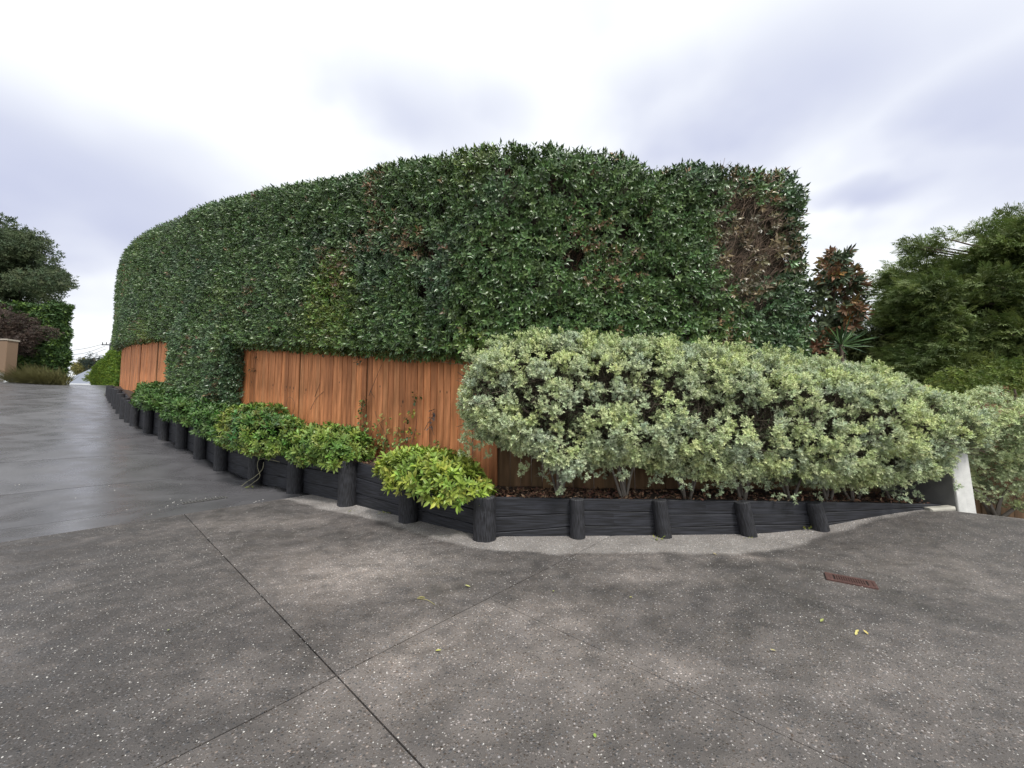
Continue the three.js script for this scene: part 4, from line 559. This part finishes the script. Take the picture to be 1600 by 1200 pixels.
{
  const outline = [[1375, 640], [1385, 500], [1375, 425], [1400, 445], [1430, 420], [1445, 400], [1470, 395], [1500, 372], [1530, 365], [1545, 372], [1572, 340], [1600, 332], [1660, 315], [1760, 330], [1850, 420], [1880, 640]];
  const topAt = (x) => { let y = 640; for (let i = 3; i + 1 < outline.length; i++) if (x >= outline[i][0] && x <= outline[i + 1][0]) y = mix(outline[i][1], outline[i + 1][1], (x - outline[i][0]) / (outline[i + 1][0] - outline[i][0])); return y; };
  const bo = cloud(1620, 480, 230, 170, 10.5, 13.5, 180, 0.8, 0.5, (x, y) => x > 1425 && y > topAt(x) + 26 && y < 625 && x < 1850);
  for (const [x, y] of [[1385, 432], [1398, 438], [1415, 447], [1388, 455], [1398, 470], [1420, 480], [1432, 388], [1444, 396], [1428, 383], [1475, 372], [1470, 386], [1520, 365], [1545, 362], [1570, 342], [1590, 334], [1395, 490], [1410, 510], [1398, 480]]) bo.push([at(x, y, rr(11.4, 12.4)), 0.26, 0.15, 0.26]);
  const base = at(1640, 640, 12.5); base.y = -1.5; const top = at(1640, 350, 12.5);
  boughTree('conifer_tree', 'large dark green feathery conifer at the right edge of the picture', base, top, bo, [needleSpray, needleSpray2], dullLeaf, (t) => { return [mix(0.14, 0.25, t), mix(0.20, 0.32, t), mix(0.065, 0.095, t)]; }, null, { n: 150, s: 1.15, tr: 0.3, flat: true });
  const b2 = cloud(1375, 550, 62, 62, 12.5, 15, 34, 0.75, 0.45, (x, y) => y > 505 + Math.abs(x - 1350) * 0.1 - (x > 1390 ? 30 : 0)); const base2 = at(1375, 600, 14); base2.y = -1; 
  boughTree('small_conifer', 'lower olive green conifer between the rust-leaved tree and the large one', base2, at(1378, 505, 14), b2, [needleSpray2], dullLeaf, (t) => { return [mix(0.13, 0.21, t), mix(0.17, 0.24, t), mix(0.06, 0.08, t)]; }, null, { n: 150, s: 1.1, tr: 0.15, flat: true });
  const b3 = cloud(1570, 605, 75, 34, 8.4, 9.6, 40, 0.42, 0.28, (x, y) => y > 590 - (x - 1500) * 0.25 && y < 640), base3 = at(1570, 650, 9); base3.y = -1;
  boughTree('broadleaf_bush', 'mid green leafy bush in front of the large conifer at the right edge', base3, at(1575, 600, 9), b3, [sprig(8, 0.12, 0.07, 0.03, [1.2, 0.4], {})], dullLeaf, (t) => { return [mix(0.12, 0.22, t), mix(0.19, 0.28, t), mix(0.045, 0.06, t)]; }, null, { n: 260, tr: 0.06, lr: 0.5 });
  const b4 = cloud(1582, 630, 22, 24, 6.6, 7.0, 9, 0.16, 0.1, () => true), base4 = at(1590, 690, 6.9); base4.y = -0.4;
  boughTree('wispy_shrub', 'thin pale-leaved shrub with bare twigs beside the right edge', base4, at(1586, 610, 6.9), b4, [sprig(7, 0.12, 0.06, 0.025, [1.2, 0.4], {})], dullLeaf, () => rnd() < 0.2 ? [0.3, 0.14, 0.06] : [0.26, 0.27, 0.10], null, { n: 70, tr: 0.02, lr: 0.25 });
}
{ // rust-backed big-leaved tree
  const sp = [0, 1].map(() => sprig(9, 0.1, 0.15, 0.05, [1.3, 0.35], { fold: 0.25, droop: 0.1, rows: 3 }));
  const bo = cloud(1293, 475, 45, 95, 8.0, 9.2, 40, 0.2, 0.2, (x, y) => { const e = ((x - 1294) / 40) ** 2 + ((y - 462) / 60) ** 2; return e < 1 || (y > 510 && x < 1306); });
  const base = at(1298, 560, 8.6); base.y = 0;
  boughTree('rust_leaved_tree', 'small tree with rust-red and dark leaves beside the right end of the hedge', base, at(1298, 430, 8.6), bo, sp, leafMat(0.45, 0.5), (t, p) => { const q = rnd(), w = clamp(0.4 + 1.2 * n3(p.x * 1.6 + 2, p.y * 1.6, p.z * 1.6 + 3)); return q < w * 0.75 ? [0.2, 0.115, 0.065] : q < w ? [0.24, 0.15, 0.05] : q > 0.95 ? [0.2, 0.19, 0.06] : [0.085, 0.115, 0.06]; }, null, { n: 95, tr: 0.07, lr: 0.5 });
}
{ // spiky palm
  const p = at(1314, 538, 7.8), T = thing('spiky_palm', 'spiky green palm head above the right end of the variegated hedge', 'palm', new THREE.Vector3(p.x, 0, p.z));
  part('trunk', tube([new THREE.Vector3(0, -0.2, 0), new THREE.Vector3(0.03, p.y * 0.5, 0), new THREE.Vector3(0, p.y, 0)], 0.045, 0.03, 6, 7), bark, T);
  for (let i = 0; i < 46; i++) { const g = leaf(rr(0.42, 0.62), 0.028, { fold: 0.4, droop: rr(0.02, 0.25), rows: 4 }); const m = part('blade', g, leafTone([[0.05, 0.12, 0.035], [0.08, 0.16, 0.045], [0.035, 0.09, 0.03]][i % 3]), T); m.position.set(0, p.y - 0.02, 0); const d = new THREE.Vector3(rr(-1, 1), rr(-0.15, 1), rr(-1, 1)).normalize(); m.quaternion.setFromUnitVectors(ZAX, d); m.rotateZ(rnd() * 6); }
}

// ---------- far left, at the top of the driveway ----------
{
  const yb = (p) => land(p.x, -p.z);
  // dark hedge
  { const T = thing('side_hedge', 'dark green broad-leaved hedge across the driveway, below the left tree', 'hedge'), it = [], sp = [0, 1].map(() => sprig(8, 0.16, 0.16, 0.075, [1.3, 0.35], {}));
    const c0 = at(40, 530, 23.6), W = at(88, 530, 22.9).x, x0 = at(-20, 530, 23.6).x, y1 = at(70, 482, 23.6).y, y0 = at(70, 594, 23.6).y;
    for (let i = 0; i < 5200; i++) { const f = rnd(); let p, n; if (f < 0.6) { p = new THREE.Vector3(rr(x0, W), rr(y0, y1), -22.9); n = new THREE.Vector3(0, 0.1, 1); } else if (f < 0.85) { p = new THREE.Vector3(W, rr(y0, y1), -rr(22.9, 23.5)); n = new THREE.Vector3(1, 0.1, 0); } else { p = new THREE.Vector3(rr(x0, W), y1, -rr(22.9, 23.5)); n = new THREE.Vector3(0, 1, 0); }
      p.addScaledVector(n, 0.3 * n3(p.x * 0.9, p.y * 0.9, p.z * 0.9) - 0.4 * rnd() * rnd()); it.push({ p, d: jit(n, 0.7), s: rr(0.8, 1.4), c: tint(rnd() < 0.3 ? [0.12, 0.20, 0.045] : [0.055, 0.105, 0.035], 0.3) }); }
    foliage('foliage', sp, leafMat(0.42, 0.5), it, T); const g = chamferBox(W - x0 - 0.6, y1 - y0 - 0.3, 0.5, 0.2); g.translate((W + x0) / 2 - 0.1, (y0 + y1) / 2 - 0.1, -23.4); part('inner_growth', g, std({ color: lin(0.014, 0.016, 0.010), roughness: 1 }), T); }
  // tree
  { const bo = cloud(5, 440, 95, 110, 25, 28.5, 62, 1.35, 0.75, (x, y) => x < 70 && y > interp(x, [[-90, 330], [0, 352], [20, 375], [45, 385], [62, 398], [70, 420]]) + 8 && y < 545 && !(x > 45 && y < 430 && rnd() < 0.3));
    for (const [x, y] of [[5, 345], [35, 370], [52, 380], [58, 372], [75, 412], [82, 425], [90, 432], [72, 450], [78, 470], [66, 488], [30, 362], [48, 398]]) bo.push([at(x, y, 26), 0.5, 0.32, 0.5]);
    const base = at(-5, 590, 27); base.y = 3; boughTree('broad_tree', 'loose grey-green tree at the left edge of the picture', base, at(-12, 470, 27), bo, [sprig(8, 0.3, 0.15, 0.06, [1.2, 0.4], {})], dullLeaf, (t) => { return [mix(0.08, 0.13, t), mix(0.12, 0.165, t), mix(0.06, 0.08, t)]; }, null, { n: 70, tr: 0.3, lr: 0.35, s: 1.0 }); }
  // purple-brown shrub
  { const bo = cloud(18, 512, 45, 32, 21.3, 22.4, 20, 0.65, 0.4, (x, y) => y > 478 + Math.max(0, x - 10) * 0.55 && y < 542), base = at(8, 585, 21.8); boughTree('purple_shrub', 'purple-brown leaved shrub over the gate post at the left edge', base, at(10, 510, 21.8), bo, [sprig(8, 0.2, 0.11, 0.045, [1.2, 0.4], {})], dullLeaf, (t) => { return [mix(0.09, 0.14, t), mix(0.066, 0.10, t), mix(0.055, 0.08, t)]; }, null, { n: 90, tr: 0.08, lr: 0.6 }); }
  // gate post
  { const p = at(8, 592, 21), q = at(8, 533, 21), T = thing('gate_post', 'pale concrete gate post at the left edge of the driveway', 'post', p), h = q.y - p.y; const g = chamferBox(0.62, h, 0.5, 0.02); g.translate(-0.05, h / 2, 0); part('shaft', g, std({ color: lin(0.3, 0.2, 0.13), roughness: 0.9, map: concreteGrain }), T); const g2b = chamferBox(0.5, 0.5, 0.3, 0.02); g2b.translate(0.1, 0.05, 0.45); part('foot', g2b, std({ color: lin(0.42, 0.4, 0.37), roughness: 0.9 }), T); const c = chamferBox(0.7, 0.08, 0.58, 0.02); c.translate(-0.05, h + 0.04, 0); part('cap', c, std({ color: lin(0.4, 0.36, 0.3), roughness: 0.9 }), T); }
  // tussocks
  { const spots = [[30, 600, 20.5, 'left'], [52, 601, 20.3, 'second'], [72, 602, 20.3, 'third'], [90, 603, 20.6, 'right'], [42, 594, 21.6, 'rear'], [68, 596, 21.6, 'rearright']], labels = ['olive grass tussock next to the gate post, leftmost of the front row', 'olive grass tussock second from the gate post in the front row', 'olive grass tussock third from the gate post in the front row', 'olive grass tussock at the end of the bank, nearest the street gap', 'olive grass tussock behind the first two of the front row', 'olive grass tussock behind the last two of the front row'];
    spots.forEach(([x, y, d], i) => { const p = at(x, y, d); p.y -= 0.15; const T = thing('grass_tussock', labels[i], 'grass', p, 'grass tussocks below the dark hedge'), gs = []; for (let k = 0; k < 230; k++) { const g = leaf(rr(0.7, 1.15), 0.03, { fold: 0.3, droop: rr(0.35, 0.8), rows: 4, c0: Array(3).fill(rr(0.6, 1.2)), c1: Array(3).fill(rr(0.6, 1.2)) }); const dir = new THREE.Vector3(rr(-0.8, 0.8), rr(0.75, 1.6), rr(-0.8, 0.8)).normalize(); Q.setFromUnitVectors(ZAX, dir); g.applyQuaternion(Q); g.translate(rr(-0.3, 0.3), 0, rr(-0.2, 0.2)); gs.push(g); }
      const blades = part('blades', mergeGeometries(gs), new THREE.MeshPhysicalMaterial({ color: lin(0.19, 0.18, 0.07), vertexColors: true, roughness: 0.7, side: THREE.DoubleSide }), T); blades.userData.kind = 'stuff'; }); }
  // bright clipped hedge beyond the fence end
  { const T = thing('bright_hedge', 'bright yellow-green clipped hedge beyond the far end of the fence', 'hedge'), it = [], A = at(186, 607, 20.5), B = at(144, 603, 33), n = new THREE.Vector3(-(B.z - A.z), 0, B.x - A.x).normalize(); if (n.z < 0) n.negate(); const y0 = 2.5;
    for (let i = 0; i < 5200; i++) { const t = Math.pow(rnd(), 1.2), f = rnd(), yt = mix(5.1, 4.95, t); let p = new THREE.Vector3(mix(A.x, B.x, t), rr(y0, yt), mix(A.z, B.z, t)), nn = n; if (f > 0.82) { p.y = yt; p.addScaledVector(n, -rr(0, 0.8)); nn = new THREE.Vector3(0, 1, 0); } p.addScaledVector(nn, 0.1 * n3(p.x, p.y, p.z) - 0.25 * rnd() * rnd()); it.push({ p, d: jit(nn.clone().add(new THREE.Vector3(0, 0.4, 0)).normalize(), 0.6), s: rr(0.8, 1.3), c: tint(rnd() < 0.5 ? [0.25, 0.36, 0.05] : [0.16, 0.28, 0.045], 0.3, 0.1) }); }
    foliage('foliage', [sprig(9, 0.16, 0.10, 0.045, [1.2, 0.3], {})], dullLeaf, it, T); const g = chamferBox(A.distanceTo(B) - 0.4, 2.3, 0.6, 0.1), m = part('inner_growth', g, std({ color: lin(0.03, 0.05, 0.012), roughness: 1 }), T); m.position.copy(A.clone().lerp(B, 0.5)).addScaledVector(n, -0.55); m.position.y = 3.72; m.rotation.y = Math.atan2(-(B.z - A.z), B.x - A.x); }
  { const bo = cloud(149, 587, 5, 4, 34.5, 35.5, 5, 0.5, 0.4, () => true), base = at(149, 605, 35); boughTree('lime_bush', 'small lime green bush at the far end of the bright hedge', base, at(149, 590, 35), bo, [sprig(9, 0.16, 0.12, 0.055, [1.2, 0.3], {})], dullLeaf, () => [0.22, 0.29, 0.035], null, { n: 60, tr: 0.04, lr: 0.4 }); }
  // house with grey roof
  { const T = thing('house', 'house with a low grey hipped roof seen beyond the top of the driveway', 'house', at(122, 604, 50)), o = T.position; const E = (x, y, d) => at(x, y, d).sub(o);
    const P = [E(92, 599, 48), E(205, 600, 48), E(200, 574, 53), E(142, 576, 53), E(92, 599, 62), E(205, 600, 62)]; const v = (i) => [P[i].x, P[i].y, P[i].z];
    const pos = [...v(0), ...v(1), ...v(2), ...v(0), ...v(2), ...v(3), ...v(0), ...v(3), ...v(4), ...v(4), ...v(3), ...v(2), ...v(4), ...v(2), ...v(5), ...v(1), ...v(5), ...v(2)];
    part('roof', geom(pos, null, null, pos.filter((_, i) => i % 3 < 2)), std({ color: lin(0.2, 0.22, 0.27), roughness: 0.7, side: THREE.DoubleSide }), T);
    const fas = chamferBox(9.5, 0.3, 0.2, 0.02), fm = part('fascia', fas, std({ color: lin(0.7, 0.72, 0.74), roughness: 0.6 }), T); fm.position.copy(E(148, 600, 48)).add(new THREE.Vector3(0, -0.12, 0.1));
    const w = chamferBox(8.6, 3, 9, 0.05); const wm = part('wall', w, std({ color: lin(0.5, 0.48, 0.45), roughness: 0.9 }), T); wm.position.copy(E(150, 600, 53.2)).add(new THREE.Vector3(0, -1.75, 0));
    const win = part('window', chamferBox(2.2, 0.9, 0.1, 0.02), std({ color: lin(0.02, 0.025, 0.03), roughness: 0.1 }), T); win.position.copy(E(131, 604, 48)).add(new THREE.Vector3(0, -0.5, -0.6)); }
  { const bo = cloud(133, 574, 14, 7, 78, 84, 9, 1.6, 1.0, (x, y) => y > 582 - (x - 118) * 0.7), base = at(136, 600, 80); boughTree('yellow_green_tree', 'yellow-green tree showing above the grey roof', base, at(138, 572, 80), bo, [sprig(8, 0.5, 0.35, 0.15, [1.2, 0.4], {})], dullLeaf, (t) => { return [mix(0.1, 0.26, t), mix(0.11, 0.24, t), mix(0.04, 0.07, t)]; }, null, { n: 10, tr: 0.2, lr: 2 }); }
  { const bo = [[147, 560, 0.8, 1.0], [146, 566, 1.2, 1.0], [147, 571, 1.5, 1.0], [140, 566, 0.9, 0.5], [135, 563, 0.7, 0.3]].map(([x, y, a, b]) => [at(x, y, 78), a, b, a]), base = at(147, 600, 78); boughTree('pointed_tree', 'dark pointed tree above the roof, next to the power pole', base, at(147, 558, 78), bo, [sprig(8, 0.5, 0.3, 0.1, [1.2, 0.4], {})], dullLeaf, () => [0.05, 0.075, 0.06], null, { n: 14, tr: 0.2, lr: 2 }); }
  // power pole and lines
  { const p = at(168, 604, 60), q = at(168, 536, 60), T = thing('power_pole', 'distant power pole with a crossarm above the bright hedge', 'power pole', p), h = q.y - p.y, dk = std({ color: lin(0.1, 0.1, 0.11), roughness: 0.8 });
    part('shaft', tube([new THREE.Vector3(0, -1, 0), new THREE.Vector3(0, h / 2, 0), new THREE.Vector3(0, h, 0)], 0.16, 0.12, 4, 8), dk, T); const g = chamferBox(2.0, 0.16, 0.16, 0.02); g.translate(-0.2, h - 0.3, 0.14); part('crossarm', g, dk, T); for (const x of [-1.1, -0.5, 0.2]) part('insulator', tube([new THREE.Vector3(x, h - 0.22, 0.14), new THREE.Vector3(x, h, 0.14), new THREE.Vector3(x, h + 0.12, 0.14)], 0.07, 0.05, 3, 6), dk, T); 
    [[[158, 538.5], [130, 545], [70, 552]], [[164, 541], [130, 552], [70, 557]], [[166, 545], [120, 561], [70, 558]]].forEach((l, i) => { const w = part('power_line', tube([at(...l[0], 60), at(...l[1], 64), at(...l[2], 70)], 0.03, 0.03, 20, 4), dk, scene); tag(w, ['upper power line running left from the distant pole', 'middle power line running left from the distant pole', 'lowest sagging power line left of the distant pole'][i], 'power line', 'power lines at the top of the driveway'); }); }
}
renderer.render(scene, camera);
